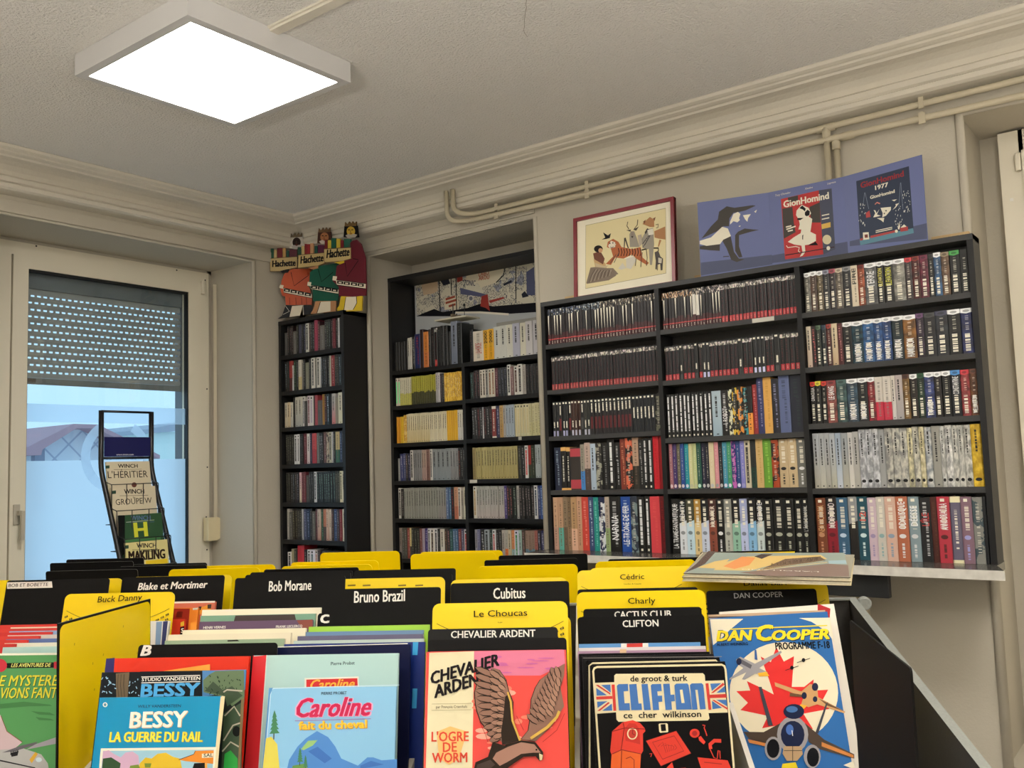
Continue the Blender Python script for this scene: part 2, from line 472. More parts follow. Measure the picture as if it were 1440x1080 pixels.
for b in ((SX0+0.004, 0.955, GX0, SZ1-0.003), (GX1, 0.955, SX1-0.004, SZ1-0.003), (GX0, GZ1, GX1, SZ1-0.003), (GX0, 0.955, GX1, 1.03)):
    box(bm, b[0], WY-0.018, b[1], b[2], WY+0.05, b[3])
sash = bm_obj('window_sash', bm, M_PVC, win)
M_RUBBER = paint((22, 22, 24), 0.6)
bm = bmesh.new()
for b in ((GX0-0.001, 1.03, GX0+0.004, GZ1), (GX1-0.006, 1.03, GX1+0.001, GZ1), (GX0, GZ1-0.012, GX1, GZ1+0.001)):
    box(bm, b[0], WY-0.012, b[1], b[2], WY+0.022, b[3])
bm_obj('glazing_seal', bm, M_RUBBER, sash)
M_GLASS = newmat('window_glass', 0.0); _n = NT(M_GLASS)
_g = _n.new('ShaderNodeBsdfTransparent'); _gl = _n.new('ShaderNodeBsdfGlossy'); _gl.inputs['Roughness'].default_value = 0.02
_mx = _n.new('ShaderNodeMixShader'); _mx.inputs[0].default_value = 0.05
_g.inputs['Color'].default_value = (0.94, 0.97, 0.98, 1)
_n.t.links.new(_g.outputs[0], _mx.inputs[1]); _n.t.links.new(_gl.outputs[0], _mx.inputs[2]); _n.t.links.new(_mx.outputs[0], _n.n['Material Output'].inputs['Surface'])
box_obj('glass_pane', (GX0, WY+0.012, 1.03), (GX1, WY+0.016, GZ1), M_GLASS, win)
M_FILM = newmat('frosted_film', 0.6); _n = NT(M_FILM)
_t = _n.new('ShaderNodeBsdfTranslucent'); _t.inputs['Color'].default_value = (0.93, 0.95, 1.0, 1)
_d = _n.new('ShaderNodeBsdfTransparent'); _d.inputs['Color'].default_value = (0.80, 0.88, 0.98, 1)
_mx = _n.new('ShaderNodeMixShader'); _mx.inputs[0].default_value = 0.07
_n.t.links.new(_t.outputs[0], _mx.inputs[1]); _n.t.links.new(_d.outputs[0], _mx.inputs[2]); _n.t.links.new(_mx.outputs[0], _n.n['Material Output'].inputs['Surface'])
M_FILM2 = M_FILM.copy(); M_FILM2.name = 'frosted_film_thin'
for n in M_FILM2.node_tree.nodes:
    if n.type == 'MIX_SHADER': n.inputs[0].default_value = 0.45
YF = WY+0.0105
def film(name, polys, m, y=YF):
    bm = bmesh.new()
    for poly in polys:
        bm.faces.new([bm.verts.new((x, y, z)) for x, z in poly])
    return bm_obj(name, bm, m, win)
zf = lambda px, py: at_y(px, py, YF)
f2 = zf(33, 648.5).z; f1b = zf(33, 593).z; f1 = zf(33, 567).z
rc = zf(165, 641); ro, ri = 0.205, 0.155
arc = lambda r, a, b, n=24: [(rc.x+r*math.cos(R(a+(b-a)*i/n)), rc.z+r*math.sin(R(a+(b-a)*i/n))) for i in range(n+1)]
film('frosted_film', [[(GX0, 1.03), (GX1, 1.03), (GX1, f2), (rc.x+ro, f2), *[p for p in arc(ro, 0, -180) if p[1] < f2], (rc.x-ro, f2), (GX0, f2)]], M_FILM)
film('frosted_film', [[(GX0, f1b), (GX1, f1b), (GX1, f1), (GX0, f1)]], M_FILM2)
_ring = arc(ro, 0, 360, 48); _rin = arc(ri, 0, 360, 48)
film('frosted_ring', [[_ring[i], _ring[i+1], _rin[i+1], _rin[i]] for i in range(48) if max(_ring[i][1], _ring[i+1][1]) < f1b], M_FILM2, YF-0.0005)
_disc = [p for p in arc(ri, 0, -180) if p[1] < f2]
film('frosted_disc', [[(rc.x+ri, f2)]+_disc+[(rc.x-ri, f2)]], M_FILM, YF-0.0005)
# handle
bm = bmesh.new(); box(bm, -0.016, -0.010, -0.055, 0.016, 0, 0.045); box(bm, -0.004, -0.045, -0.010, 0.020, -0.010, 0.014); box(bm, 0.000, -0.058, -0.130, 0.020, -0.040, 0.014)
bevel(bm, 0.003); hd = bm_obj('window_handle', bm, paint((190, 182, 165), 0.3), sash); hd.location = (2.207, WY-0.018, 1.395)
bm = bmesh.new()
for px, py in ((51, 346), (248.5, 380), (288.5, 394), (291, 547), (291.5, 657), (290, 727), (291, 773)):
    p = at_y(px, py, WY-0.0055); tube(bm, [p+Vector((0, 0.004, 0)), p-Vector((0, 0.001, 0))], 0.0045, 8)
bm_obj('screw_hole', bm, paint((25, 22, 20), 0.6), win)
bm = bmesh.new(); p = at_y(284, 400, WY-0.01); box(bm, p.x-0.012, WY-0.03, p.z-0.06, p.x+0.010, WY-0.004, p.z+0.02); bevel(bm, 0.004)
bm_obj('window_hinge', bm, M_PVC, win)

# roller shutter outside the glass
M_SLAT = paint((172, 174, 172), 0.55); M_BOX = paint((118, 126, 132), 0.5); M_RAIL = paint((96, 104, 112), 0.45)
sh = structure(thing('window_2', '', '', (0, 0, 0))); sh.name = 'shutter_window'; del sh['label']; del sh['category']
sh.name = 'roller_shutter'
tag(sh, 'grey slatted roller shutter half lowered behind the left window pane', 'roller shutter'); del sh['kind']
YS = WY+0.085
box_obj('shutter_box', (GX0-0.06, YS-0.02, 2.555), (GX1+0.06, YS+0.12, 2.86), M_BOX, sh)
box_obj('guide_rail', (GX1+0.008, YS-0.02, 0.9), (GX1+0.075, YS+0.05, 2.56), M_RAIL, sh)
box_obj('guide_rail', (GX0-0.09, YS-0.02, 0.9), (GX0-0.01, YS+0.05, 2.56), M_RAIL, sh)
zt, zb_ = 2.555, 2.082
rows = 12; pitch = (zt-0.025-zb_-0.012)/rows; gap = 0.0105
bm = bmesh.new(); xa, xb = GX0-0.03, GX1+0.03
box(bm, xa, YS, zt-0.03, xb, YS+0.012, zt+0.02)
z = zt-0.03
for r_ in range(rows):
    nt = 30; ww = (xb-xa)/nt
    for k in range(nt):                        # bridges between the light slots
        x = xa+k*ww+(0.0 if r_ % 2 else ww*0.4); box(bm, x, YS+0.002, z-gap, min(x+ww*0.38, xb), YS+0.006, z)
    z -= gap
    h = pitch-gap; n = 5; prev = None
    for i in range(n+1):                       # curved slat face
        zz = z-h*i/n; yy = YS-0.004*math.sin(math.pi*i/n)
        cur = (bm.verts.new((xa, yy, zz)), bm.verts.new((xb, yy, zz)), bm.verts.new((xb, yy+0.010, zz)), bm.verts.new((xa, yy+0.010, zz)))
        if prev:
            bm.faces.new((prev[0], prev[1], cur[1], cur[0])); bm.faces.new((prev[2], prev[3], cur[3], cur[2]))
        else: bm.faces.new(cur)
        prev = cur
    bm.faces.new(prev); z -= h
bm_obj('shutter_curtain', bm, M_SLAT, sh)
box_obj('bottom_bar', (xa, YS-0.004, z-0.034), (xb, YS+0.012, z-0.002), paint((132, 134, 132), 0.5), sh)
box_obj('stopper', (GX0+0.012, YS-0.016, z-0.026), (GX0+0.085, YS-0.004, z-0.006), paint((92, 78, 74), 0.6), sh)

# house with a tiled gable across the street, seen through the clear strip
hs = thing('neighbour_house', 'neighbouring house with shingled gable and dark red roof edge beyond the window', 'house', (1.6, 12.0, 0))
def hp(px, py, Y): p = at_y(px, py, Y); return (p.x-1.6, p.z)
def slab(name, pts, Y0, Y1, m):
    bm = bmesh.new(); a = [bm.verts.new((x, Y0-12.0, z)) for x, z in pts]; b = [bm.verts.new((x, Y1-12.0, z)) for x, z in pts]; n = len(pts)
    bm.faces.new(a); bm.faces.new(b[::-1])
    for i in range(n): bm.faces.new((a[i], a[(i+1) % n], b[(i+1) % n], b[i]))
    return bm_obj(name, bm, m, hs)
M_SHING = newmat('shingles', 0.8); _n = NT(M_SHING)
_tc = _n.new('ShaderNodeTexCoord'); _mp = _n.new('ShaderNodeMapping'); _mp.inputs['Rotation'].default_value = (R(90), 0, R(0)); _n.t.links.new(_tc.outputs['Object'], _mp.inputs[0])
_mp2 = _n.new('ShaderNodeMapping'); _mp2.inputs['Rotation'].default_value = (0, 0, R(45)); _n.t.links.new(_mp.outputs[0], _mp2.inputs[0])
_br = _n.new('ShaderNodeTexBrick'); _br.offset = 0.0; _br.inputs['Scale'].default_value = 1.0; _br.inputs['Brick Width'].default_value = 0.26; _br.inputs['Row Height'].default_value = 0.26; _br.inputs['Mortar Size'].default_value = 0.012
_br.inputs['Color1'].default_value = (*lrgb((226, 230, 240)), 1); _br.inputs['Color2'].default_value = (*lrgb((232, 236, 244)), 1); _br.inputs['Mortar'].default_value = (*lrgb((186, 192, 212)), 1)
_n.t.links.new(_mp2.outputs[0], _br.inputs['Vector']); _n.t.links.new(_br.outputs['Color'], _n.b.inputs['Base Color'])
slab('gable_wall', [hp(62, 628, 12), hp(108, 602, 12), hp(135, 601, 12), hp(205, 640, 12), hp(205, 700, 12), hp(62, 700, 12)], 12.0, 18.0, M_SHING)
slab('roof', [hp(20, 638, 11.6), hp(104, 596, 11.6), hp(138, 597, 11.6), hp(225, 640, 11.6), hp(225, 645, 11.6), hp(134, 602, 11.6), hp(108, 602, 11.6), hp(60, 632, 11.6), hp(58, 640, 11.6), hp(20, 640, 11.6)], 11.6, 18.0, paint((186, 150, 160), 0.8))
slab('eave_post', [hp(49, 640, 11.8), hp(63, 628, 11.8), hp(63, 720, 11.8), hp(49, 720, 11.8)], 11.8, 11.9, paint((150, 154, 172), 0.8))
ph = thing('pale_building', 'pale building with grey roof edge far behind the display rack', 'building', (1.6, 12.0, 0)); hs = ph
slab('facade', [hp(205, 608, 24), hp(290, 606, 24), (hp(290, 720, 24)[0], -0.26), (hp(205, 720, 24)[0], -0.26)], 24.0, 30.0, paint((226, 240, 236), 0.8))
slab('roof', [hp(205, 604, 23.8), hp(236, 598, 23.8), hp(292, 590, 23.8), hp(292, 602, 23.8), hp(240, 607, 23.8), hp(205, 610, 23.8)], 23.8, 30.0, paint((170, 176, 190), 0.8))
tg = tag(box_obj('street_ground', (-20, 6.0, -0.35), (40, 60, -0.25), paint((214, 216, 218), 0.9)), 'paved yard outside the window', 'ground'); structure(tg); del tg['label']; del tg['category']

# strap winder of the shutter, on the jamb
p = at_y(299, 744, WY-0.05)
wd = thing('strap_winder', 'cream plastic strap winder box on the right jamb of the left window', 'strap winder', (p.x, WY-0.02, p.z))
bm = bmesh.new(); prism(bm, [(-0.045, -0.068), (0.02, -0.068), (0.07, -0.045), (0.082, -0.03), (0.082, 0.035), (0.07, 0.052), (0.03, 0.068), (-0.045, 0.068)], 0, 0.05)
bmesh.ops.rotate(bm, verts=bm.verts[:], matrix=Matrix.Rotation(R(90), 3, 'X')); bevel(bm, 0.006)
w_ = bm_obj('winder_case', bm, paint((222, 208, 170), 0.4), wd)
bm = bmesh.new(); box(bm, 0.010, -0.034, 0.066, 0.030, -0.028, 2.70-p.z)
bm_obj('strap', bm, paint((214, 204, 180), 0.8), wd)

# right window, mostly hidden behind the wall edge
w2 = structure(thing('window_2', '', '', (0, 0, 0))); del w2['label']; del w2['category']
fy = 0.600
bm = bmesh.new()
for b in ((RB0, fy-0.07, 2.70, 2.79), (fy-0.085, fy, 0.45, 2.79), (RB0, RB0+0.085, 0.45, 2.79), (RB0, fy, 0.45, 0.53)):
    box(bm, RBX-0.04, b[0], b[2], RBX+0.05, b[1], b[3])
bm_obj('window_frame', bm, M_PVC, w2)
bm = bmesh.new()
for b in ((RB0+0.09, fy-0.079, 2.60, 2.704), (fy-0.175, fy-0.079, 0.54, 2.60), (RB0+0.09, RB0+0.18, 0.54, 2.695), (RB0+0.09, fy-0.09, 0.54, 0.63)):
    box(bm, RBX-0.055, b[0], b[2], RBX+0.03, b[1], b[3])
bm_obj('window_sash', bm, M_PVC, w2)
box_obj('window_blind', (RBX+0.03, RB0+0.1, 0.55), (RBX+0.045, fy-0.09, 2.69), M_PVC, w2)
bm = bmesh.new(); box(bm, RBX-0.065, fy-0.076, 2.625, RBX-0.04, fy-0.056, 2.695); bevel(bm, 0.005); bm_obj('window_hinge', bm, M_PVC, w2)
box_obj('window_filler', (RBX+0.02, fy, 0.45), (RBX+0.06, RB1, 2.80), M_WALL, w2)
bm = bmesh.new(); box(bm, RBX-0.0405, fy-0.038, 2.515, RBX-0.0395, fy-0.026, 2.527); bm_obj('paper_sticker', bm, paint((244, 240, 230), 0.6), w2)
M_EBONY = paint((22, 22, 23), 0.5, grain=0.2)
# ------------------------------------------------------------------ bookcases
def bookcase(label, xf, xb, ys, z0, z1, bays, th=0.020, vth=0.020, div_top=None, edge=None, side=None):
    """ys: panel centres from left to right (falling y); bays: for each bay the shelf-top heights."""
    edge = edge or M_SHELFEDGE
    t = thing('bookcase', label, 'bookcase', (xf, ys[-1], z0)); o = Vector(t.location)
    def b(name, lo, hi, m): return box_obj(name, Vector(lo)-o, Vector(hi)-o, m, t)
    for k, y in enumerate(ys):
        outer = k in (0, len(ys)-1); top = z1 if outer or div_top is None else div_top
        b('side_panel' if outer else 'divider_panel', (xf, y-vth/2, z0), (xb, y+vth/2, top), side or M_SHELFDARK)
    b('top_panel', (xf-0.001, ys[0]+vth/2, z1-th), (xb, ys[-1]-vth/2, z1), edge)
    b('back_panel', (xb-0.004, ys[0], z0), (xb, ys[-1], z1-th), M_BLACKWOOD)
    for k, zs in enumerate(bays):
        for z in zs:
            if div_top and z > div_top-0.001:
                if k == 0: b('shelf', (xf+0.001, ys[0]-vth/2, z-th), (xb-0.004, ys[-1]+vth/2, z), edge)
                continue
            b('shelf', (xf+0.001, ys[k]-vth/2, z-th), (xb-0.004, ys[k+1]+vth/2, z), edge)
    return t
RX = 3.49
RY = [2.449, 1.855, 1.245, 0.633]
RZ = [[2.102, 1.892, 1.680, 1.435], [2.104, 1.888, 1.646, 1.435], [2.100, 1.889, 1.674, 1.430]]
LEDGE_Z = 1.168
bookcase('wide three-bay black bookcase packed with paperbacks on the white-edged ledge', RX, 3.602, RY, LEDGE_Z, 2.303, RZ)
lg = thing('wall_ledge', 'long dark laminate ledge with white front edge under the wide bookcase', 'ledge', (3.5, 1.5, LEDGE_Z))
M_LAM = newmat('dark_laminate', 0.22); _n = NT(M_LAM); _n.put(_n.b.inputs['Base Color'], lrgb((78, 76, 72)))
bm = bmesh.new(); prism(bm, [(3.334-3.5, 0.578-1.5), (3.495-3.5, 0.628-1.5), (3.643-3.5, 0.628-1.5), (3.643-3.5, 2.478-1.5), (3.334-3.5, 2.478-1.5)], -0.030, 0.0)
bm_obj('ledge_board', bm, M_LAM, lg)
M_WORN = newmat('worn_white_edge', 0.5); _n = NT(M_WORN); _tc = _n.new('ShaderNodeTexCoord'); _ns = _n.noise(_tc.outputs['Object'], 30.0, 4.0)
_n.put(_n.b.inputs['Base Color'], _n.mix(_n.math('MULTIPLY', _ns.outputs[0], 0.7), lrgb((226, 222, 212)), lrgb((150, 146, 138))))
box_obj('edge_band', (3.330-3.5, 0.576-1.5, -0.031), (3.334-3.5, 2.480-1.5, 0.0), M_WORN, lg)
for y in (1.75, 2.35):
    box_obj('bracket', (3.46-3.5, y-0.012-1.5, -0.20), (XW-3.5, y+0.012-1.5, -0.030), M_PIPE, lg)
MX = 3.85
MY = [3.790, 3.243, 2.640]
MZ = [[2.120, 1.917, 1.702, 1.487, 1.274, 1.05], [2.120, 1.920, 1.703, 1.487, 1.279, 1.05]]
bookcase('tall two-bay black bookcase set inside the wall recess', MX, RAX-0.004, MY, 0.0, 2.668, MZ, div_top=2.10, side=M_EBONY, edge=M_SHELFDARK, th=0.022)
TX = 3.518
TY = [4.372, 3.832]
TZ = [[2.241, 2.029, 1.817, 1.602, 1.382, 1.170, 0.95]]
bookcase('narrow black bookcase in the corner beside the window', TX, XW-0.004, TY, 0.0, 2.447, TZ, th=0.024, side=M_EBONY, edge=M_SHELFDARK)
# dark box hanging below the ledge
bm = bmesh.new(); box(bm, 3.40, 0.955, 1.05, 3.43, 1.40, 1.136); bevel(bm, 0.003)
tag(bm_obj('fascia_board', bm, paint((44, 46, 48), 0.5)), 'flat dark grey panel fixed under the white-edged ledge', 'panel')
# wooden battens and nails on top of the wide bookcase
M_BATTEN = paint((196, 164, 118), 0.6, grain=0.1)
for y, l, lab in ((2.40, 0.085, 'left end of the framed picture'), (1.735, 0.055, 'right end of the framed picture'), (0.73, 0.13, 'right end of the blue folding board')):
    bm = bmesh.new(); box(bm, XW-0.030, y-l/2, 2.3035, XW-0.001, y+l/2, 2.352); bevel(bm, 0.002)
    t = thing('wood_batten', 'short pale wood batten on the wall beside the '+lab, 'batten', (0, 0, 0))
    bm_obj('batten', bm, M_BATTEN, t)
    bm = bmesh.new(); tube(bm, [(XW-0.033, y-l*0.25, 2.336), (XW-0.0295, y-l*0.25, 2.336)], 0.006, 10); bm_obj('screw_cap', bm, paint((236, 232, 222), 0.4), t)

# ------------------------------------------------------------------ books
def spine_material(style):
    m = newmat('spine_'+style, 0.42); n = NT(m)
    tc = n.new('ShaderNodeTexCoord'); sp = n.new('ShaderNodeSeparateXYZ'); n.t.links.new(tc.outputs['Generated'], sp.inputs[0])
    y, z = sp.outputs[1], sp.outputs[2]
    oi = n.new('ShaderNodeObjectInfo'); body = oi.outputs['Color']; rnd = oi.outputs['Random']
    at = n.new('ShaderNodeAttribute', attribute_type='OBJECT', attribute_name='accent'); acc = at.outputs['Color']
    def streak(freq, seed, thr):               # word-like dashes running up the spine
        w = n.math('ADD', n.mul(z, freq), n.mul(rnd, 91.7+seed))
        a = n.noise(None, 1.0, 3.0, '1D', w).outputs[0]
        return n.math('GREATER_THAN', a, thr)
    def vnoise(scale, seed):
        c = n.new('ShaderNodeCombineXYZ'); n.put(c.inputs[0], n.mul(rnd, 60.0+seed)); n.put(c.inputs[1], n.mul(y, 1.2)); n.put(c.inputs[2], n.mul(z, 6.0))
        return n.noise(c.outputs[0], scale, 3.0)
    white, black = lrgb((232, 226, 208)), lrgb((22, 22, 24))
    dark = n.mix(0.8, body, (0.004, 0.004, 0.004))
    col = body
    if style == 'p':
        acc = n.mix(0.35, acc, body)
        col = n.mix(n.mul(streak(30, 3, 0.5), n.inside(y, 0.28, 0.5), n.inside(z, 0.10, 0.62)), col, acc)
        col = n.mix(n.mul(streak(34, 8, 0.5), n.inside(y, 0.36, 0.68), n.inside(z, 0.60, 0.93)), col, acc)
    elif style == 'e':
        pic = vnoise(2.2, 1); ramp = n.math('GREATER_THAN', pic.outputs[0], 0.52)
        top = n.mix(ramp, black, n.mix(n.math('GREATER_THAN', pic.outputs[0], 0.60), acc, white))
        wedge = n.mul(n.math('LESS_THAN', rnd, 0.5), n.math('LESS_THAN', n.math('ABSOLUTE', n.math('SUBTRACT', y, n.math('ADD', 0.25, n.mul(rnd, 0.7)))), n.math('MULTIPLY', n.math('SUBTRACT', z, 0.22), 0.36)))
        col = n.mix(n.mul(wedge, n.inside(z, 0.24, 0.95)), body, white)
        col = n.mix(n.math('GREATER_THAN', z, n.math('ADD', 0.80, n.mul(rnd, 0.06))), col, top)
        col = n.mix(n.math('LESS_THAN', z, n.math('ADD', 0.24, n.mul(rnd, 0.1))), col, lrgb((64, 22, 26)))
        col = n.mix(n.inside(z, 0.135, 0.165), col, lrgb((190, 70, 70)))
        col = n.mix(n.mul(streak(50, 4, 0.5), n.inside(y, 0.4, 0.62), n.inside(z, 0.03, 0.11)), col, white)
    elif style == 'c':
        pic = vnoise(2.0, 2); col = n.mix(n.mul(streak(40, 2, 0.55), n.inside(y, 0.40, 0.6), n.inside(z, 0.2, 0.84)), body, n.mix(0.75, acc, body))
        col = n.mix(n.inside(z, 0.86, 0.96), col, n.mix(n.math('GREATER_THAN', pic.outputs[0], 0.5), lrgb((90, 84, 80)), n.mix(0.5, pic.outputs[1], white)))
        col = n.mix(n.mul(n.math('LESS_THAN', z, 0.17), n.inside(y, 0.12, 0.9)), col, acc)
        col = n.mix(n.mul(streak(60, 5, 0.52), n.inside(y, 0.4, 0.6), n.inside(z, 0.03, 0.14)), col, n.mix(0.5, acc, white))
    elif style in 'gmn':
        lab = {'g': (0.20, 0.42), 'm': (0.60, 0.88), 'n': (0.34, 0.68)}[style]
        lo = n.math('ADD', lab[0], n.mul(rnd, 0.06))
        col = n.mix(n.mul(n.math('GREATER_THAN', z, lo), n.math('LESS_THAN', z, lab[1]), n.inside(y, 0.30, 0.62)), body, white)
        col = n.mix(n.mul(streak(60, 1, 0.62), n.inside(y, 0.30, 0.62), n.inside(z, lab[0], lab[1])), col, body)
        if style == 'm': col = n.mix(n.mul(n.inside(z, 0.16, 0.50), n.inside(y, 0.2, 0.8)), col, acc)
        if style == 'g': col = n.mix(n.mul(n.math('LESS_THAN', z, 0.15), n.inside(y, 0.22, 0.8)), col, acc)
        col = n.mix(n.mul(n.inside(z, 0.92, 0.97), n.inside(y, 0.25, 0.75)), col, white)
    elif style == 'h':
        pic = vnoise(1.3, 3)
        col = n.mix(n.math('MULTIPLY', n.math('SUBTRACT', pic.outputs[0], 0.35), 2.2), dark, body)
        col = n.mix(n.mul(streak(26, 6, 0.48), n.inside(y, 0.30, 0.72), n.inside(z, 0.06, 0.46)), col, white)
        col = n.mix(n.mul(streak(30, 9, 0.52), n.inside(y, 0.34, 0.62), n.inside(z, 0.52, 0.84)), col, n.mix(0.6, white, body))
        hb = n.math('GREATER_THAN', n.math('ADD', z, n.mul(n.math('POWER', n.math('SUBTRACT', y, 0.5), 2.0), 0.0)), n.math('ADD', 0.885, n.mul(n.math('ABSOLUTE', n.math('SUBTRACT', y, 0.5)), 0.05)))
        col = n.mix(hb, col, acc)
        dy, dz = n.math('MULTIPLY', n.math('SUBTRACT', y, 0.5), 3.6), n.math('MULTIPLY', n.math('SUBTRACT', z, 0.945), 36.0)
        col = n.mix(n.math('LESS_THAN', n.math('ADD', n.mul(dy, dy), n.mul(dz, dz)), 1.0), col, n.mix(0.55, acc, black))
    elif style == 'k':
        col = n.mix(n.mul(n.inside(y, 0.30, 0.72), n.inside(z, 0.10, 0.86)), body, acc)
        col = n.mix(n.mul(streak(40, 2, 0.55), n.inside(y, 0.42, 0.60), n.inside(z, 0.14, 0.80)), col, body)
        col = n.mix(n.mul(n.inside(y, 0.3, 0.7), n.inside(z, 0.90, 0.955)), col, black)
    elif style == 't':
        col = n.mix(n.math('LESS_THAN', z, n.math('ADD', 0.40, n.mul(rnd, 0.06))), body, acc)
        col = n.mix(n.mul(streak(40, 2, 0.52), n.inside(y, 0.36, 0.64), n.inside(z, 0.08, 0.92)), col, n.mix(0.7, body, black))
    elif style == 'w':
        wv = vnoise(1.5, 4); f = n.math('MULTIPLY', n.math('SUBTRACT', wv.outputs[0], 0.40), 3.4); f.node.use_clamp = True
        col = n.mix(f, body, acc)
        col = n.mix(n.mul(streak(44, 2, 0.46), n.inside(y, 0.42, 0.62), n.inside(z, 0.55, 0.93)), col, black)
        dy, dz = n.math('MULTIPLY', n.math('SUBTRACT', y, 0.5), 3.2), n.math('MULTIPLY', n.math('SUBTRACT', z, 0.115), 36.0)
        col = n.mix(n.math('LESS_THAN', n.math('ADD', n.mul(dy, dy), n.mul(dz, dz)), 1.0), col, black)
        n.b.inputs['Metallic'].default_value = 0.15; n.b.inputs['Roughness'].default_value = 0.35
    elif style == 'l':                          # pale spine with a small dark title near the top and a grey foot
        g = n.math('MULTIPLY', n.math('SUBTRACT', 0.75, z), 0.9); g.node.use_clamp = True
        col = n.mix(g, body, acc)
        col = n.mix(n.mul(streak(40, 2, 0.44), n.inside(y, 0.42, 0.64), n.inside(z, 0.42, 0.90)), col, black)
        col = n.mix(n.mul(n.inside(y, 0.35, 0.6), n.inside(z, 0.03, 0.05)), col, black)
    elif style in 'du':
        if style == 'd':                        # lower part in the accent colour with a round publisher mark
            col = n.mix(n.math('LESS_THAN', n.math('ADD', z, n.mul(y, 0.06)), 0.62), body, acc)
        tcol = n.mix(0.75, body, white) if style == 'u' else white
        col = n.mix(n.mul(streak(26, 6, 0.45), n.inside(y, 0.28, 0.66), n.inside(z, 0.50, 0.86)), col, tcol)
        col = n.mix(n.mul(streak(34, 3, 0.46), n.inside(y, 0.40, 0.62), n.inside(z, 0.06, 0.28)), col, n.mix(0.35, black, acc) if style == 'd' else acc)
        dy, dz = n.math('MULTIPLY', n.math('SUBTRACT', y, 0.52), 3.4), n.math('MULTIPLY', n.math('SUBTRACT', z, 0.39), 30.0)
        col = n.mix(n.math('LESS_THAN', n.math('ADD', n.mul(dy, dy), n.mul(dz, dz)), 1.0), col, n.mix(0.4, black, acc) if style == 'd' else acc)
        col = n.mix(n.mul(n.inside(y, 0.35, 0.7), n.inside(z, 0.925, 0.97)), col, white)
    elif style == 'o':
        col = n.mix(n.mul(streak(44, 3, 0.55), n.inside(y, 0.40, 0.6), n.inside(z, 0.2, 0.9)), body, n.mix(0.6, body, white))
        dy, dz = n.math('MULTIPLY', n.math('SUBTRACT', y, 0.52), 2.9), n.math('MULTIPLY', n.math('SUBTRACT', z, 0.06), 25.0)
        col = n.mix(n.math('LESS_THAN', n.math('ADD', n.mul(dy, dy), n.mul(dz, dz)), 1.0), col, acc)
    elif style == 'b':
        col = n.mix(n.mul(streak(20, 3, 0.38), n.inside(y, 0.32, 0.66), n.inside(z, 0.14, 0.95)), body, acc)
        col = n.mix(n.mul(n.inside(y, 0.35, 0.65), n.inside(z, 0.03, 0.07)), col, white)
    elif style == 's':                          # bands at head and foot
        col = n.mix(n.mul(streak(34, 3, 0.5), n.inside(y, 0.36, 0.62), n.inside(z, 0.2, 0.8)), body, white)
        col = n.mix(n.math('GREATER_THAN', z, 0.91), col, acc); col = n.mix(n.math('LESS_THAN', z, 0.05), col, acc)
    elif style == 'q':
        col = n.mix(n.inside(z, 0.78, 0.97), body, acc); col = n.mix(n.inside(z, 0.03, 0.24), col, acc)
    elif style == 'a':                          # picture spine
        pic = vnoise(1.2, 5); col = n.mix(n.math('GREATER_THAN', pic.outputs[0], 0.52), body, acc)
        col = n.mix(n.mul(streak(34, 3, 0.52), n.inside(y, 0.34, 0.66), n.inside(z, 0.15, 0.9)), col, n.mix(0.5, body, white))
    n.t.links.new(col if not isinstance(col, tuple) else body, n.b.inputs['Base Color'])
    return m
_sm = {}
def smat(s):
    if s not in _sm: _sm[s] = spine_material(s)
    return _sm[s]

_bk = {}
def book_mesh(w, h, d, style, body=None):
    """A paperback: curved spine towards -x, covers, and the page block set in a little at head, foot and fore edge."""
    k = (round(w, 4), round(h, 3), round(d, 3), style)
    if k not in _bk:
        bm = bmesh.new(); c = min(0.0012, w*0.12); r = min(0.0035, w*0.22)
        arc_ = [(0.0, -w/2+r), (-0.0, w/2-r)]
        prof = [(d, -w/2), (r*0.6, -w/2), (0.0, -w/2+r)] + [(0.0, w/2-r), (r*0.6, w/2), (d, w/2), (d, w/2-c), (r+0.001, w/2-c), (r+0.001, -w/2+c), (d, -w/2+c)]
        prism(bm, prof, 0, h, 0)
        box(bm, r+0.0012, -w/2+c, 0.002, d-0.003, w/2-c, h-0.0025, 1)
        bmesh.ops.recalc_face_normals(bm, faces=bm.faces[:])
        me = bpy.data.meshes.new('paperback'); bm.to_mesh(me); bm.free()
        me.materials.append(smat(style)); me.materials.append(M_PAGES)
        _bk[k] = me
    return _bk[k]
def lettered(me, w, h, body, col, z0, z1, bold, cap=0.62):
    """A copy of a book mesh with a title lettered up its spine."""
    bm = bmesh.new(); bm.from_mesh(me)
    v, f = text_tris(body, 0.008)
    a, b = z0*h, z1*h; c = w*cap
    vs = [bm.verts.new((-0.0004, -c/2+c*y, a+(b-a)*x)) for x, y in v]
    for q in f:
        try: bm.faces.new([vs[j] for j in q]).material_index = 2
        except ValueError: pass
    m2 = bpy.data.meshes.new('paperback'); bm.to_mesh(m2); bm.free()
    for m in me.materials: m2.materials.append(m)
    m2.materials.append(paint(col, 0.6))
    return m2

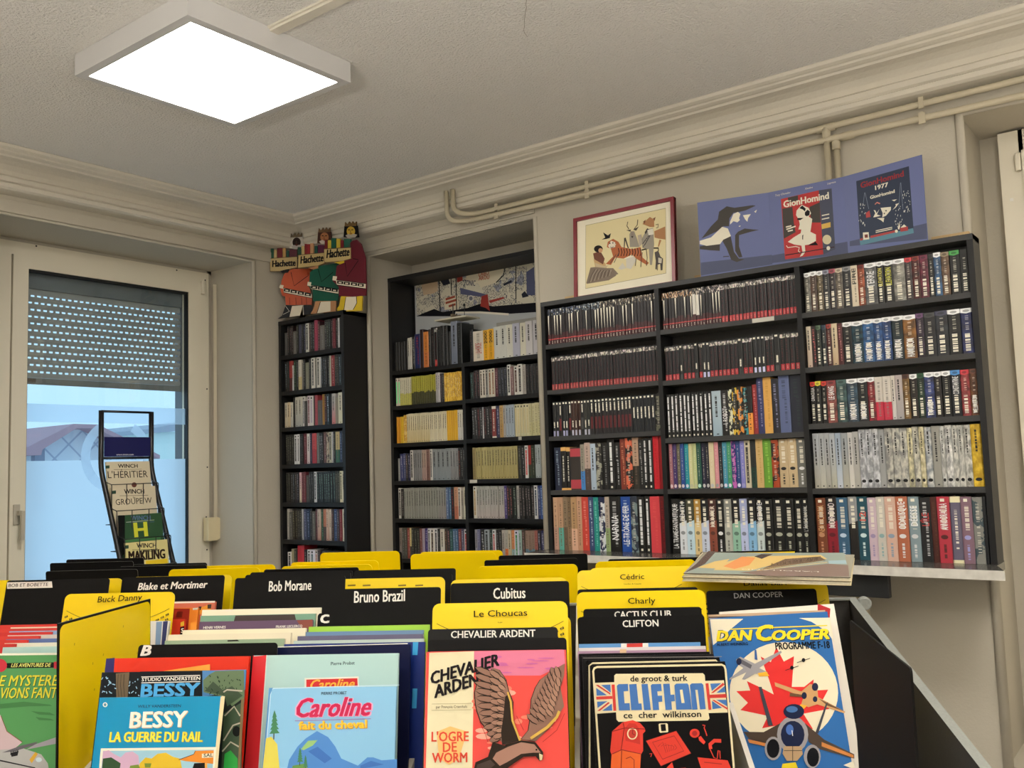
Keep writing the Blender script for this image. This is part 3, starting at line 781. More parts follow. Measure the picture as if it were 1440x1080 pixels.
NAMES = [('black', (20, 20, 22)), ('dark grey', (70, 70, 70)), ('grey', (130, 132, 132)), ('pale grey', (190, 190, 185)), ('white', (235, 230, 215)), ('cream', (228, 212, 165)),
         ('yellow', (230, 195, 40)), ('orange', (225, 130, 40)), ('red', (200, 45, 45)), ('dark red', (100, 25, 30)), ('pink', (225, 160, 165)), ('brown', (120, 70, 45)), ('tan', (180, 140, 100)),
         ('olive', (130, 120, 60)), ('green', (70, 140, 70)), ('dark green', (25, 70, 50)), ('turquoise', (40, 160, 165)), ('blue', (40, 90, 170)), ('navy', (25, 32, 70)), ('pale blue', (160, 190, 215)),
         ('purple', (80, 45, 110)), ('lilac', (150, 140, 200)), ('silver', (205, 205, 200)), ('gold', (200, 160, 40)), ('slate blue', (90, 100, 135))]
def cname(c):
    c = hexc(c) if isinstance(c, str) else c
    return min(NAMES, key=lambda n: sum((a-b)**2 for a, b in zip(n[1], c)))[0]
ORD = 'first second third fourth fifth sixth seventh eighth ninth tenth eleventh twelfth thirteenth fourteenth fifteenth sixteenth seventeenth eighteenth nineteenth twentieth'.split()
def ordinal(n):
    if n <= 20: return ORD[n-1]
    t = {2: 'twent', 3: 'thirt', 4: 'fort', 5: 'fift'}[n//10]
    return t+'ieth' if n % 10 == 0 else t+'y-'+ORD[n % 10-1]
KIND = {'c': 'with coloured foot block', 'e': 'with picture head', 'h': 'with coloured head band', 'k': 'with dark centre panel', 'd': 'with round mark', 'u': 'with round mark', 'w': 'with wavy pattern', 'q': 'with two red labels'}
import re
def parse(spec):
    out = []
    for tok in spec.split():
        body, _, txt = tok.partition('=')
        m = re.match(r'([a-z_])([0-9a-f]*)(?:/([0-9a-f]+))?', body); opt = body[m.end():]
        g = lambda ch, d: float((re.search(re.escape(ch)+r'([0-9.]+)', opt) or [0, d])[1])
        for k in range(int(g('*', 1))): out.append((m[1], m[2], m[3] or 'ddd', g(':', 1), g('^', 1), txt))
    return out
def shelf_row(name, spec, x, y0, y1, z, h, d, where, group, cat='book', jitter=0.004, lean=0.0):
    bk = parse(spec); tot = sum(b[3] for b in bk); y = y0; k = (y0-y1)/tot
    for i, (st, c1, c2, ww, hh, txt) in enumerate(bk):
        w = round(ww*k*0.985, 4); hb = round(h*hh*(1+random.uniform(-jitter, jitter)*2), 3)
        if st == '_': y -= ww*k; continue
        me = book_mesh(w, hb, d, st)
        if txt:
            s = txt.split('|'); col = s[1] if len(s) > 1 else 'eee'; a, b = (float(v) for v in (s[2].split(',') if len(s) > 2 else (0.3, 0.85)))
            me = lettered(me, w, hb, s[0].replace('_', ' '), col, a, b, 0.02)
        o = link(name, me)
        o.location = (x+random.uniform(0.0, 0.006), y-ww*k/2, z+0.0005)
        y -= ww*k
        vary = 1+random.uniform(-0.06, 0.06)
        o.color = (*[min(1.0, v*vary*0.85) for v in lrgb(c1)], 1.0); a = lrgb(c2); o['accent'] = [float(v) for v in a]
        thick = 'thick' if w > 0.027 else 'thin' if w < 0.0155 else ''
        extra = KIND.get(st, '')
        if txt and st not in 'h': extra = 'with lettered title'
        lab = ' '.join(q for q in (thick, cname(c1), 'paperback', extra) if q)
        if i == len(bk)-1: pos = 'rightmost'
        elif i == 0: pos = 'leftmost'
        else: pos = ordinal(i+1)+' from left'
        full = lab+', '+pos+', '+where
        if len(full.split()) > 16: full = ' '.join(q for q in (cname(c1), 'paperback,', pos+',', where) if q)
        tag(o, full, cat, group)
    return bk
SH = ['top', 'second', 'third', 'fourth', 'bottom']
BAY = ['left bay of wide bookcase', 'middle bay of wide bookcase', 'right bay of wide bookcase']
GR = 'paperbacks on the wide bookcase'
R_SPEC = [
 # left bay
 [('e1c1417/457*12 e101014/789*6 e1c1417/765*18', 0.166, 1), ('c141318/a2383a*34', 0.155, 1),
  ('g16181c/99b*2 m18181a/6a2026 g16181c/99b*2 m18181a/6a2026 g3a2018/aab*3 m18181a/444 g2a2a26/aab*2 m16161a/5a1a20:1.15*11 n14181e/333:1.1*6 a141414/665:1.7', 0.157, 1),
  ('p16203a/9ab:1.3^.94 s141414/dcaa62:1.0^.95 s141414/dcaa62:.8^.94 q3a3430/b0404a:2.0^.93 t9a9484/3f7fc0:.8 tc0a89a/4a3c38:1.1^1.02 lb8c8d8/9ab:1^1 a2a2826/998:1.1 p161616/888:1.2 b141414/ddd:1.2^1.05 p161616/ccc:1 p8a3a2a/c86:1^1.06 a1a1412/d86a4a:1.2^1.08 tc8a58a/2c2820:1.2^1.08 p161616/aaa:.8^1.04 b141414/ccc:.8^1.06 b161414/ccc:.9^1.06 pd01c2c/a11:1.0^1.08 p9a0c18/911:.75^1.08', 0.205, .95),
  ('tc8a080/b08878:1.0 tc09878/5fa595 t8f7a60/705c48:.9 t80694e/907458:.8 tc0986c/d8ac90:1.2 td4a584/c09070:1.0 pd8483a/e98:1.4 p3c4e78/cde:1 p1f9488/8dc:1 ae1e4e8/1e2648:1.25 tb8a898/8ca06c:.9 p161616/ccc:2.1=NARNIA|eee|.22,.66 p1e50a8/cde:1.9=LE_TRÔNE_DE_FER|eee|.14,.84 a2c3444/788:1.3 b161616/ddd:1.3 b161616/ddd:1.0 pe0464e/d55:1.8 p6a1018/811:.9', 0.236, 1)],
 # middle bay
 [('e1a1517/c96*10 ee8e4da/987*2 e181316/a99*7 c1a1416/b83038:1.05*21', 0.158, 1), ('c141318/b03038*4 g161616/444 c161616/b03038*3 g161616/444 c141414/b03038 g1a1a1c/cce*2 c161316/b03038*7 g181818/333:1.2 c141414/b03038:1.2*2 g1c1c1e/cce*3 c141414/b03038*2 g161616/444:1.4 c161616/b03038:1.15*4', 0.146, 1),
  ('b161616/ddd*11 lb9cbd6/8fa9b8:2.2 p1c1a1a/ddd:1.7^1=I._ROBOT|eee|.25,.6 a1a1a18/ddb:.9 a242018/dcb83a:1.1^1.03 a20201e/e09038:1.2^1.04 a1a1a1a/3f98a0:1.1^1.02 t181818/e8963c:1.1^1.04 p9a3030/d88:1.1^1.06 p343a6a/99b:1.4^1.22 pe4ae58/b83:1.8^1.2 p20202a/99b:1.6^1.16 p606c96/234:2.3^1.2 p1c2233/233:2.7^1.2', 0.184, 1),
  ('oa87078/dcc:.95 o44306a/dcc o6c6650/dcb o204c96/dcc o1f96a4/dde od8d8a0/bb9:1.1 od0d89a/bb9:.95 o1a5648/bdc:1.1 o20203a/bbb o1c1c2c/bbb o e8d8b0/bbb:1.2 oe098a0/999 o1a1c24/bbb o4a9ab6/dde:1.1 o46a070/dde oe0' '', 0.188, 1),
  ('p141414/ddd:1.6=LA_TRAME_FANTASTIQUE|ddd|.1,.9 d161616/dce0e4:1.4=ZÉNITH|ddd|.6,.95 d4a4a38/c4dce6:1.4 dc89a48/e0c890:1.3 d1c1c20/c8d0e0:1.4 d50302a/8a4a38:1.4=HUNTER|dcb|.5,.88 u1a1a1a/ddd:1.4 d9c9c94/b8b8ac:1.3 d1c1c20/94c0a8:1.5 da8b0d4/c0c8e8:1.3 d1c1c1e/88b8dc:1.4 d161616/ccd8d4:1.4=LÉGENDE|ddd|.52,.93 u161616/aa9:1.5 u161616/aa9:1.9 u161616/aa9:1.6 u161616/aa9:1.4 u161616/aa9=L\'ÂME_DU_MAL|aaa|.45,.88', 0.224, 1)],
 # right bay
 [('h9a968c/eee:1 h705040/eee h8a7858/eee h404044/9090a0:1 h382c30/a04a58 h988a78/c8b8a0:1.1 h3c3c3e/888:1.3 pe0d2b8/222:1=FIRE|222|.55,.93 hc8643a/6a2018:1.05 h808080/eee:1.8=TERRE|ddd|.42,.8 h2c2c2c/eee:1=ELEVATION|c8c050|.42,.84 h1c1c1c/eee:1.4=ELEVATION|d0d048|.42,.84 hb8b4a8/eee:1.7 h584a4a/c83c44:1 h6a2420/802c24:1.1 h8a2c48/6a2440:1.2 h242424/333:.8 h4a78a8/eee h8a6a50/908068:1.1 h1c1c1c/4aa050:1.4 h101412/121614:1.2', 0.157, 1),
  ('lded2bc/ca9:.8 p2a1a1a/c66:.8 h223026/506a50:.8 h1c2c34/2c3a4c:.8 h6a2824/a03c34:.8 ldccaa8/a86:.9 p501c1e/c88:.8 h181818/eee:1.4 h1e5060/eee:1.7=HAMILTON|eee|.04,.46 h3f7ab8/eee:1.6=HAMILTON|eee|.04,.46 h386cb0/eee:1.3=HAMILTON|eee|.04,.46 h2f60a8/eee:1.3=HAMILTON|eee|.04,.46 h22363c/eee:1.7=HAMILTON|eee|.04,.46 hb07838/eee:1.8=HAMILTON|eee|.04,.46 h443048/6a4870:1.1 h303034/444:1.6 h32363e/46465a:1.7 h1c1c1e/eee:1.7 h303a78/eee:1.6', 0.158, 1),
  ('h1a1414/d23c30:.9=DRACULA|ddd|.55,.86 h1c1c16/d8cc3c:.9 h1a1616/d23c30:.9 hc06a60/8a3438:1.5=LE_SANG|eee|.55,.86 h567a78/4a6460:1.6 h4a6a80/eee:1.7=MORGAN|eee|.05,.4 h1c2224/eee:1.5=MORGAN|eee|.05,.4 hb02a38/eee:1.1 tdcd4c8/c02c44:1.2 tdcd4c8/c02c44:1.2 ld8d0c4/ccc:.6 lb8aca8/999:1.1 h9a7438/48281c:1 h2c2018/eee:1.1 h284834/2c5638:1 h46569a/eee:1.4=TRAVISS|eee|.05,.35 h201414/eee:1 h161616/eee:1.3 h1a1e2a/4a8ac8:1.3=CONSTANTINE|ddd|.48,.86 hd05054/c83a44:1.2 h90562a/6a4030:1.1=WELLINGTON|eee|.05,.42', 0.160, 1),
  ('lb4b8be/b4ac90:1^.965 lb0b4b6/c4bfa8:.9^.965 lb2b4b6/aaa590:.9^.965 lb6bcc2/aca684:.9^.965 la8b6c6/ccd2d8:.9^.965 la6aaac/b4ad94:1.1^.965 lcccac6/d8d4c6:.8^.965 lb0aeaa/a8a498:.9^.965 w9a9ca0/d8dade*3 la2a4a4/9c9c98:1 w8f8f8c/d2cfc2:1.1*3 wa5a088/ece4b8:.8 w9a9890/dcd8c4:1 wb0a680/eae2c0:.7 w9aa0a6/dcdcd8:1.1 l9a9890/94928a:1.2 wa0a09c/dadad6:.6 w9c9c9a/ecebe6:1 wa8a8a2/d8d6cc:.8*2 w98968e/dcdad2:1 wc09a1c/e6c440:1.5', 0.213, 1),
  ('u7a4024/b86:1.5=NEW_VICTORIA|c96|.42,.88 d1c1616/8a1a2a:1.6=NOIR_DUO|dcc|.5,.9 u3a6280/bcd:1.6 d9a9a9a/1c1816:1.3 u20505e/cdd:1.5=12|d04a3c|.62,.76 ud4bcc8/98a:1.2 ud4cec2/8aa:1.2 ue0b8a4/89a:1.5 uc07050/ddd:1.6=ODALISQUE|eee|.5,.92 u8fa2a8/ccc:1.5=DÉESSE|eee|.55,.86 p1c1c1e/ddd:1.5=L\'ÎLE|c03c3c|.56,.76 p4a2018/532:.85 uc03848/522:1.6=ANNO_DRACULA|eee|.5,.9 s6a6478/e8e0b8:1.4 u8a6a78/99c:1.4 a8a8a84/3a4a50:1.3 p15181c/222:.5', 0.228, 1)],
]
R_SPEC[1][3] = ('oa87078/dcc:.95 o44306a/dcc o6c6650/dcb o204c96/dcc o1f96a4/dde od8d8a0/bb9:1.1 od0d89a/bb9:.95 o1a5648/bdc:1.1 o20203a/bbb o1c1c2c/bbb oe8d8b0/bbb:1.2 oe098a0/999 o1a1c24/bbb o4a9ab6/dde:1.1 o46a070/dde a3a2a78/c060b0 o2a4a8a/dde:1.1 o8a8ad0/99c:1.1 kd8ccb0/333:1.3 t2a2e2c/1a3c34:1.3^1.03 pdcb878/a84:1.6^1.04 p6aa034/9c5:1.9^1.05 ab04820/2a1412:1.6 ud0b890/222:2 ud0b890/222:2 u7a7a72/ddd:2', 0.186, 1)
for b in range(3):
    y0, y1 = RY[b]-0.012, RY[b+1]+0.012
    for r in range(5):
        spec, h, fill = R_SPEC[b][r]
        z = ([*RZ[b], LEDGE_Z])[r]
        d = 0.086 if h < 0.19 else 0.094
        x = RX+(0.014 if r < 4 else 0.006)
        if b == 2 and r in (0, 2): x += 0.006
        ya, yb = y0-0.002, y1+0.001
        if b == 0 and r in (1, 2, 3): ya -= 0.012
        if b == 2 and r == 0: ya -= 0.003
        shelf_row('paperback_book', spec, x, ya, yb, z, h, d, SH[r]+' shelf, '+BAY[b], GR)
# recess bookcase
GM = 'pocket books on the recess bookcase'
M_SPEC = [
 [('p141414/333:1.0^.9*5 lcfcabc/aaa:.9^.98 ld6cfc0/aaa:.6 p1a1a1a/ccc:1 p1e2c60/a33:2^1.08 p2a1414/333:1.2^1.2 td8863c/c8743c:1.8^1.1 p241c1a/776:.8^1.15 p181818/655:1.3^1.2 c161414/a22:1^1.2 p161616/555:1.2^1.2*3 p141414/444:1 l8a90a0/666c7c:2.2^1.28 p161818/555:1.6^1.2', 0.185, 0),
  ('ke0d4c4/3f9:1*2 td8d2b8/bdb858*6 tb0aa30/34340c*12 lb8b0b0/999:1^1.05 ld0c8c8/aaa:1^1.05 p2a1c20/877 p1c1c1c/aaa ad8a41c/e8c040*9', 0.160, 0),
  ('pe09a1c/c82:1*2^.92 pe8bc28/b82:1.4^.92 ad8a030/e8c868:1.5^.97 ldcd2b0/c8b070*11 lddd3b4/ddd3b4*8 pe4b020/c80*5 ldcd6c8/bbb*2 ldcd6c8/bbb', 0.164, 0),
  ('p8a8a88/bbb:1^.75 p26306a/ccd:1.6^.9 p3a4470/ccd:1.1^.9 p161616/caa:1^.9 p242444/ccd:1.2^.9 kd8d4cc/111:1.4 l8a8a8a/777*4 lb09888/977*2 t8a6a62/7a5a52:1.6 kd8d4cc/444:1 l909494/808a90:2*4 l949494/707070:1.2*3 p1c1614/b65:.9 p141414/bbb*2', 0.172, 0),
  ('kdcd8d0/111:1.2 p161616/baa:1.3^.97 l98988e/8a8a82*14 l94948c/8a8080*3 p566c94/cde:1 p4a7090/cde p202020/a33:1.2 tc89474/b06a50:1.5 kdcd4c8/333:1 lb0a498/998 ldcd4b8/ccb:1.1', 0.172, 0),
  ('l8a7a70/777 p4a4a40/999*2 p8a3c30/c99:1.2 td8cc90/44443c:.6 p2a2a26/998*3 p7a4a44/b99 pa898a8/888 p3a2a70/bbd:1.2 kddd/333:1.1 kd8d0c8/321:1.3 kddd/222:1.2 p222/999 ld8d0c0/bbb:1.6 p40302a/a86 p1e1e1e/c88 p205050/8aa p4a6a8a/bcd p3a5a7a/bcd p7a3a3a/daa p4a4a60/bbc kddd/a33:1.1', 0.170, 0)],
 [('p161818/655:.9^1.1 te0d6c4/d8ccb8:2.6=LA_HORDE|a22|.25,.6 te8b028/dca018:1.3=2000|222|.55,.95 te8b028/dca018:1.3=2000|222|.55,.95 lcfcfc6/d0d0c8:1.6^1.05 lcfcfc6/d0d0c8:1.6^1.05 ld6d2c0/d0d0c8:1.4^1.05 lb8b8c8/b4b4c4:1.7^1.06 ldedac4/d8d4c0:1.4^1.06 lc8c4c4/c8c4c4:1.6^1.07 lc8c4c8/c8c4c8:1.6^1.08 lccc4c4/d8b4b0:1.6^1.08 p4c4c46/444:1.3^1.1', 0.165, 0),
  ('p1a2420/688:1.2^.95 p20181a/966*2 ke0d8c8/321*2 kb0aca4/444:1 kdcd4c0/853*2 p5a2c34/caa p22262c/889*3 kdcdcd4/222:1.2^1.07 p8a6a68/baa kdcd8d0/421:1.3 kdcd8d0/111:1.5^1.05 pa8a098/555:1 p16181a/655*6 kdcd8d0/111:1.3^1.1 kdcd8d0/111:1.4^1.1', 0.152, 0),
  ('p161616/bbb:1.1*2 p241618/a55 p161616/bbb laaa*1:.5 p201616/955:1 p141414/bbb:1 p181414/977:1 s8a3a38/d8d0c0:1.4 p3a3a58/bbc:1.4 tc8a468/b08a50:1.3 lb4b0a8/999:.9 la8b4c0/98a4b0*3 kdcd4ac/c8b88c*5 td4cca0/c8c090*4 kd8d0a8/222:1 lb8b078/a09858*4', 0.168, 0),
  ('t9a8a5c/8a7a4c:1.2 lb8ac74/a8985c*15 p2a2a26/887:1.2 p161616/aaa:1.3 kdcdcd8/c44:1.1 ta83028/2a3a24:1 p26301e/887:1.3 lb0b8b8/98a0a0*5 kd8d0b8/26a:1.3 ld0c8b0/887:1', 0.168, 0),
  ('kddd8c8/a85:1.2 lb0b0a8/b8a8a4*10 p4a3a7a/ccd p1c1c1c/c77*2 p161e1a/9a9:1.4 lbcb8b0/999:1 p181818/a99*5 kddd/345:1.3 p26306a/bcd p3a5a9a/cde p4a7aa0/cde p2a3a7a/cce p5a6aa8/dde p1c1c24/caa*2', 0.170, 0),
  ('l9a96a0/888 p6a6a8a/aab p141414/ddd:1.4 ka8b0b4/333:1.6 p20302c/9a9 kddd/a33:1.1 p201c1c/999*2 lb0a8a0/876 tb8b4a8/d07030:1 ld0c4a8/a97:1.1 td89060/8aa:1 kdde/384:1.3 lb0ccc0/9ab p5a4a40/b99 t9a8070/608090*3 tb06a60/443 p1e1e2a/ccd p2a2a5a/ccd:1.1 p4a3a6a/ccd p161616/aaa*2 ld8d0b0/bba:1.6', 0.170, 0)]]
BAYM = ['left bay of recess bookcase', 'right bay of recess bookcase']
SHM = ['top', 'second', 'third', 'fourth', 'fifth', 'sixth']
for b in range(2):
    y0, y1 = MY[b]-0.012, MY[b+1]+0.012
    for r in range(6):
        spec, h, _ = M_SPEC[b][r]
        ya, yb = y0-0.004, y1+0.003
        if b == 0 and r > 0: ya -= 0.008
        if b == 1: ya -= 0.02
        shelf_row('pocket_book', spec, MX+0.012, ya, yb, MZ[b][r], h, 0.108, SHM[r]+' shelf, '+BAYM[b], GM)
# corner bookcase
GT = 'books on the corner bookcase'
T_SPEC = [
 ('_:.6 p5a5a58/777:1.6^.8 p18181a/a88*2 p2a1a1a/a99 p6a6660/999:1.6^.8 p161616/998 p44465a/667:1.6^1 p161616/888 p1a1a2a/99b kdcdcd0/222:1.6 p5a4a40/a99:.7 p161616/bbb*2 p9a3a52/b56:1.7^1.05 p3a1a20/c99 p6a6862/888:2.2^.84 p161616/aaa p1c1c18/9a9 p161616/899 p1a1a1a/caa p6a1c2c/a66:1.3 p161616/998 lddd/bbb:.9 p161616/333:1.6', 0.170),
 ('_:.5 p161616/9ab:1.4 p14181c/677 ta83c38/4a2426:1.6 lccc/bbb:.7^.85 p1a2a1c/8a8:1.2 p161616/999 td8d0c0/c8b888:1.4 p8a8478/776:1^.9 p161616/aaa p8a8874/998:1.7^.88 p161616/777 kddd8cc/555:1.8 l8a8878/777:.8 kddd8cc/444:1.6 lddd/999:.5 p161616/9ab*2 p1a1a1c/aaa*2 pb0b0a0/776:.7 p8a2c30/caa:1.6 p161616/998*2 p1c2c34/9ab:1.2 p161616/999', 0.176),
 ('_:.3 ldcd4c0/cb9:1.5^.85 ldcc8a8/cb9:1.3^.85 lddd8c8/aaa:1.1^.85 p20201e/555:1.3 lc8c4b4/999:1.6*2 kddd8d0/777:1.1 p44403c/777:1.2^.85 kdccccc/622:1.4 kddd8d0/a9a:1.6 p161616/444:.6 pa04048/b66:1.3 p585450/666:2.2^.82 pa87a28/4a2018:1.1 p161616/c77 p1c2a34/cde:1.2 p161616/555 lb8b4b0/c44:1.6 p8a8474/876:1.2^.85 ld8d4c0/cca:2 p161616/333:.6', 0.172),
 ('_:.5 p161616/998*4 kddd/222:1.5 kddd/555:1 p161616/888*2 p6a2428/a88:1.4 lddd8d0/caa:1.6 p3a2a40/99a tc04848/a03038:1.9 p6a7068/888:1.2 p161616/bbb*2 p6a4a40/a88:1.3 ab0a088/443c38:1.2 kb8b49c/333:1.2 lccc/999:.6 p161616/998 tc8b480/2a5a44:1.8 p203050/9ac:1.2 p161616/aab:1', 0.172),
 ('_:.6 p1a1816/776*2 p161616/999 p161c20/9ab p241a24/998 p16161e/aab ldcb8bc/cc9:1 p6a3038/a77*2 p4a4640/776:1.4^.9 p161616/888*2 kddd/222:1.2 p1c2226/8a9*8 p2c2a1c/887*2 kdcd4b0/333:1.1 ld0ccb8/bba:1.2', 0.172),
 ('_:.7 ld0ccc0/999:1.1 p565650/aaa:1.5^.9 p2a241c/997*2 p201c18/998*2 lb8b8b8/777:.6 p46506c/99b:1.3 p1c2c48/9ac:1.4 p161616/888 p5a5650/998:1.4^.92 p4a201c/a77 lc8b8a8/a65:1.3 p2a4a34/8a8 tc07858/40302a:1.2 ld4c0ac/a76:1.1 ldcccb8/877:1 p3a2a20/a77:1 p28406a/9ab:1.4 p3a2a30/99a p7a2428/a77 ld8d4c0/bba:1.5', 0.175),
 ('_:.6 kddd/222:1.4^.9 pa8a080/887 p3a3a34/998 pc03040/a33:2.2^1.15 p161616/a99 kddd/444:1.2 kdde/466:1.3 kdcd4d0/a77 p3a2a30/888 p1c2430/bbb*2 p161616/caa*6', 0.165)]
for r in range(7):
    spec, h = T_SPEC[r]
    shelf_row('small_book', spec, TX+0.012, TY[0]-0.014, TY[1]+0.012, TZ[0][r], h, 0.10, SHM[r].replace('sixth', 'sixth')+' shelf of corner bookcase' if r < 6 else 'lowest visible shelf of corner bookcase', GT)
# long drawn street panorama propped at the back of the recess bookcase's open top
PXF = RAX-0.018
pan = Art((PXF, 3.765, 2.30), (0, -1, 0), (0, 0, 1), 0.6)
M_INK = newmat('ink_drawing', 0.7); _n = NT(M_INK); _tc = _n.new('ShaderNodeTexCoord')
_mp = _n.new('ShaderNodeMapping'); _mp.inputs['Scale'].default_value = (1.0, 0.45, 1); _n.t.links.new(_tc.outputs['Object'], _mp.inputs[0])
_vo = _n.new('ShaderNodeTexVoronoi', feature='DISTANCE_TO_EDGE'); _vo.inputs['Scale'].default_value = 120.0; _n.t.links.new(_mp.outputs[0], _vo.inputs['Vector'])
_nz = _n.noise(_tc.outputs['Object'], 9.0, 3.0)
_ln = _n.mul(_n.math('LESS_THAN', _vo.outputs['Distance'], 0.06), _n.math('GREATER_THAN', _nz.outputs[0], 0.44))
_n.put(_n.b.inputs['Base Color'], _n.mix(_ln, _n.mix(_n.math('GREATER_THAN', _nz.outputs[0], 0.60), lrgb((206, 200, 180)), lrgb((150, 152, 165))), lrgb((74, 76, 88))))
pan.base(1.115, 0.37, 0.004, (178, 182, 184))
pan.zoom(560, 350, 6.75)
pan.poly(M_INK, [(165, 310), (1290, 80), (1305, 510), (1000, 540), (250, 620), (175, 630)])
pan.poly((198, 172, 142), [(215, 310), (375, 280), (375, 400), (340, 420), (240, 440)])
pan.polys((214, 205, 180), [(650, 220), (1010, 150), (990, 240), (930, 320), (780, 370), (760, 330), (640, 300)], [(440, 470), (560, 440), (580, 560), (440, 580)])
pan.polys((24, 24, 30), [(240, 610), (340, 570), (420, 600), (660, 560), (780, 520), (900, 545), (1310, 510), (1310, 600), (1000, 620), (700, 610), (540, 600), (540, 640), (170, 640)])
pan.polys((84, 88, 118), [(590, 370), (830, 430), (820, 460), (590, 430)], [(1215, 220), (1290, 170), (1300, 440), (1220, 440)])
pan.polys((150, 52, 44), [(790, 450), (850, 430), (862, 540), (870, 590), (830, 560), (780, 545)], [(860, 490), (1000, 455), (1010, 470), (870, 515)], [(555, 265), (610, 240), (612, 300), (560, 320)])
pan.polys((44, 46, 58), [(400, 300), (470, 260), (495, 330), (430, 350)], [(1000, 330), (1075, 295), (1078, 318), (1004, 352)], [(1170, 430), (1200, 400), (1240, 450), (1180, 465)])
for q in (((385, 270), (400, 600)), ((500, 240), (506, 440)), ((548, 235), (556, 640)), ((1116, 120), (1118, 480)), ((1020, 160), (1000, 250), (930, 320))): pan.line((30, 30, 36), q, 9)
for q in (((450, 480), (540, 452)), ((450, 515), (550, 485)), ((480, 545), (545, 525))): pan.line((150, 70, 50), q, 16)
pan.ell((205, 200, 190), 690, 470, 28, 30).ell((110, 110, 120), 690, 470, 18, 20)
pan.text('LABO', (765, 262), (862, 243), 32, (176, 74, 52), 0.03).text('AROU', (765, 300), (865, 285), 32, (176, 74, 52), 0.03)
pan.text('TONIC', (622, 345), (730, 352), 40, (60, 60, 84), 0.02)
pan.line((228, 222, 205), [(545, 605), (780, 603), (1050, 622)], 14)
tag(pan.done('street_panorama'), 'wide ink drawing of a city street at the back of the recess bookcase', 'panorama drawing')
# grey slipcase box the white novels stand against, and a small model on the top shelf
bm = bmesh.new(); box(bm, MX+0.125, 2.665, 2.121, MX+0.155, 3.10, 2.335); tag(bm_obj('grey_panel', bm, paint((150, 148, 140), 0.6)), 'grey card panel standing behind the white novels on the recess bookcase', 'card panel')
mt = thing('model_stand', 'small cream model base with thin masts on top of the black books', 'model', (MX+0.07, 3.33, 2.374))
box_obj('base', (-0.06, -0.11, 0), (0.06, 0.12, 0.008), paint((206, 200, 180), 0.5), mt)
bm = bmesh.new(); tube(bm, [(0.02, 0.05, 0.008), (0.02, 0.05, 0.10)], 0.003, 6); bm_obj('mast', bm, paint((60, 52, 48), 0.5), mt)
bm = bmesh.new(); tube(bm, [(0.0, -0.05, 0.008), (0.0, -0.05, 0.075)], 0.002, 6); bmesh.ops.create_uvsphere(bm, u_segments=8, v_segments=6, radius=0.008, matrix=Matrix.Translation((0, -0.05, 0.078))); bm_obj('mast', bm, paint((30, 30, 32), 0.5), mt)
bm = bmesh.new(); box(bm, -0.02, 0.02, 0.008, 0.01, 0.035, 0.035); box(bm, -0.01, -0.02, 0.008, 0.01, 0.0, 0.025); bm_obj('figure', bm, paint((120, 104, 84), 0.6), mt)
for y, z, X, lab, w_ in ((3.62, 2.119, MX, '', 0), (1.39, 2.103, RX, 'blank pale shelf label under the middle bay top shelf', 0.09), (2.70, 1.919, MX, 'small white shelf label at the right end of the recess bookcase', 0.03), (3.19, 1.486, MX, 'white printed shelf label on the fourth shelf of recess bookcase', 0.05), (2.87, 1.702, MX, 'tiny white tag on the third shelf of recess bookcase', 0.02)):
    if w_: tag(box_obj('shelf_label', (X-0.0022, y-w_/2, z-0.018), (X-0.0006, y+w_/2, z-0.001), paint((196, 192, 180), 0.6)), lab, 'shelf label')
def child(o, par):
    """Parent o, keeping where it stands; the parent is placed without rotation."""
    o.parent = par; o.matrix_parent_inverse = Matrix.Translation(-Vector(par.location))
    return o
# ------------------------------------------------------------------ framed print on the wide bookcase
FXP = 3.572
fr = thing('framed_picture', 'red framed print of a seated person with tiger, antelope and other animals', 'framed picture', (FXP, 2.07, 2.304))
FXP = 3.572
pa = [at_x(*p, FXP) for p in ((808.5, 417), (951, 392), (951.5, 274), (810.5, 305.5))]
fO = Vector((FXP, pa[0].y, 2.304)); fw = pa[0].y-pa[1].y; fh = pa[2].z-2.304
lean = Vector((0.05, 0, 1)).normalized()
fa = Art(fO, (0, -1, 0), lean, 0.5)
fa.base(fw, fh, 0.010, (236, 228, 205))
fa.zoom(800, 260, 6.75)
fa.poly((222, 208, 160), [(160, 385), (920, 222), (922, 838), (158, 985)])
fa.line((140, 130, 100), [(160, 385), (920, 222), (922, 838), (158, 985)], 4, close=True)
br, orr, gy = (110, 62, 40), (176, 96, 50), (150, 142, 128)
fa.polys((128, 112, 96), [(205, 785), (330, 770), (450, 860), (380, 905), (170, 940), (165, 930)], [(345, 790), (420, 790), (470, 845), (430, 862)])
fa.polys((196, 160, 110), [(235, 705), (345, 740), (360, 790), (250, 780)])
fa.polys(br, [(230, 650), (300, 630), (340, 700), (325, 755), (240, 705)]); fa.ell((34, 28, 26), 280, 608, 42, 34).ell((200, 150, 110), 300, 622, 20, 22)
fa.polys((28, 26, 26), [(310, 520), (345, 500), (325, 450), (370, 480), (400, 458), (388, 505), (350, 515)])
fa.polys(orr, [(360, 590), (370, 540), (420, 512), (470, 540), (500, 590), (600, 610), (680, 590), (700, 690), (760, 740), (740, 762), (640, 700), (600, 660), (520, 700), (440, 690), (400, 760), (350, 750), (420, 680), (400, 610)])
fa.polys((232, 222, 200), [(372, 580), (400, 530), (440, 545), (440, 590), (390, 605)], [(520, 700), (600, 665), (620, 690), (540, 705)])
for i in range(9):
    x = 470+i*26; fa.line((40, 26, 20), [(x, 600+3*i % 7), (x+8, 640), (x-2, 676)], 7)
fa.line((40, 30, 26), [(690, 620), (760, 600), (850, 600), (850, 625)], 11)
fa.polys(gy, [(590, 440), (620, 440), (650, 520), (670, 590), (580, 590), (575, 470)], [(690, 520), (740, 420), (800, 410), (810, 560), (790, 760), (770, 760), (760, 610), (700, 600)])
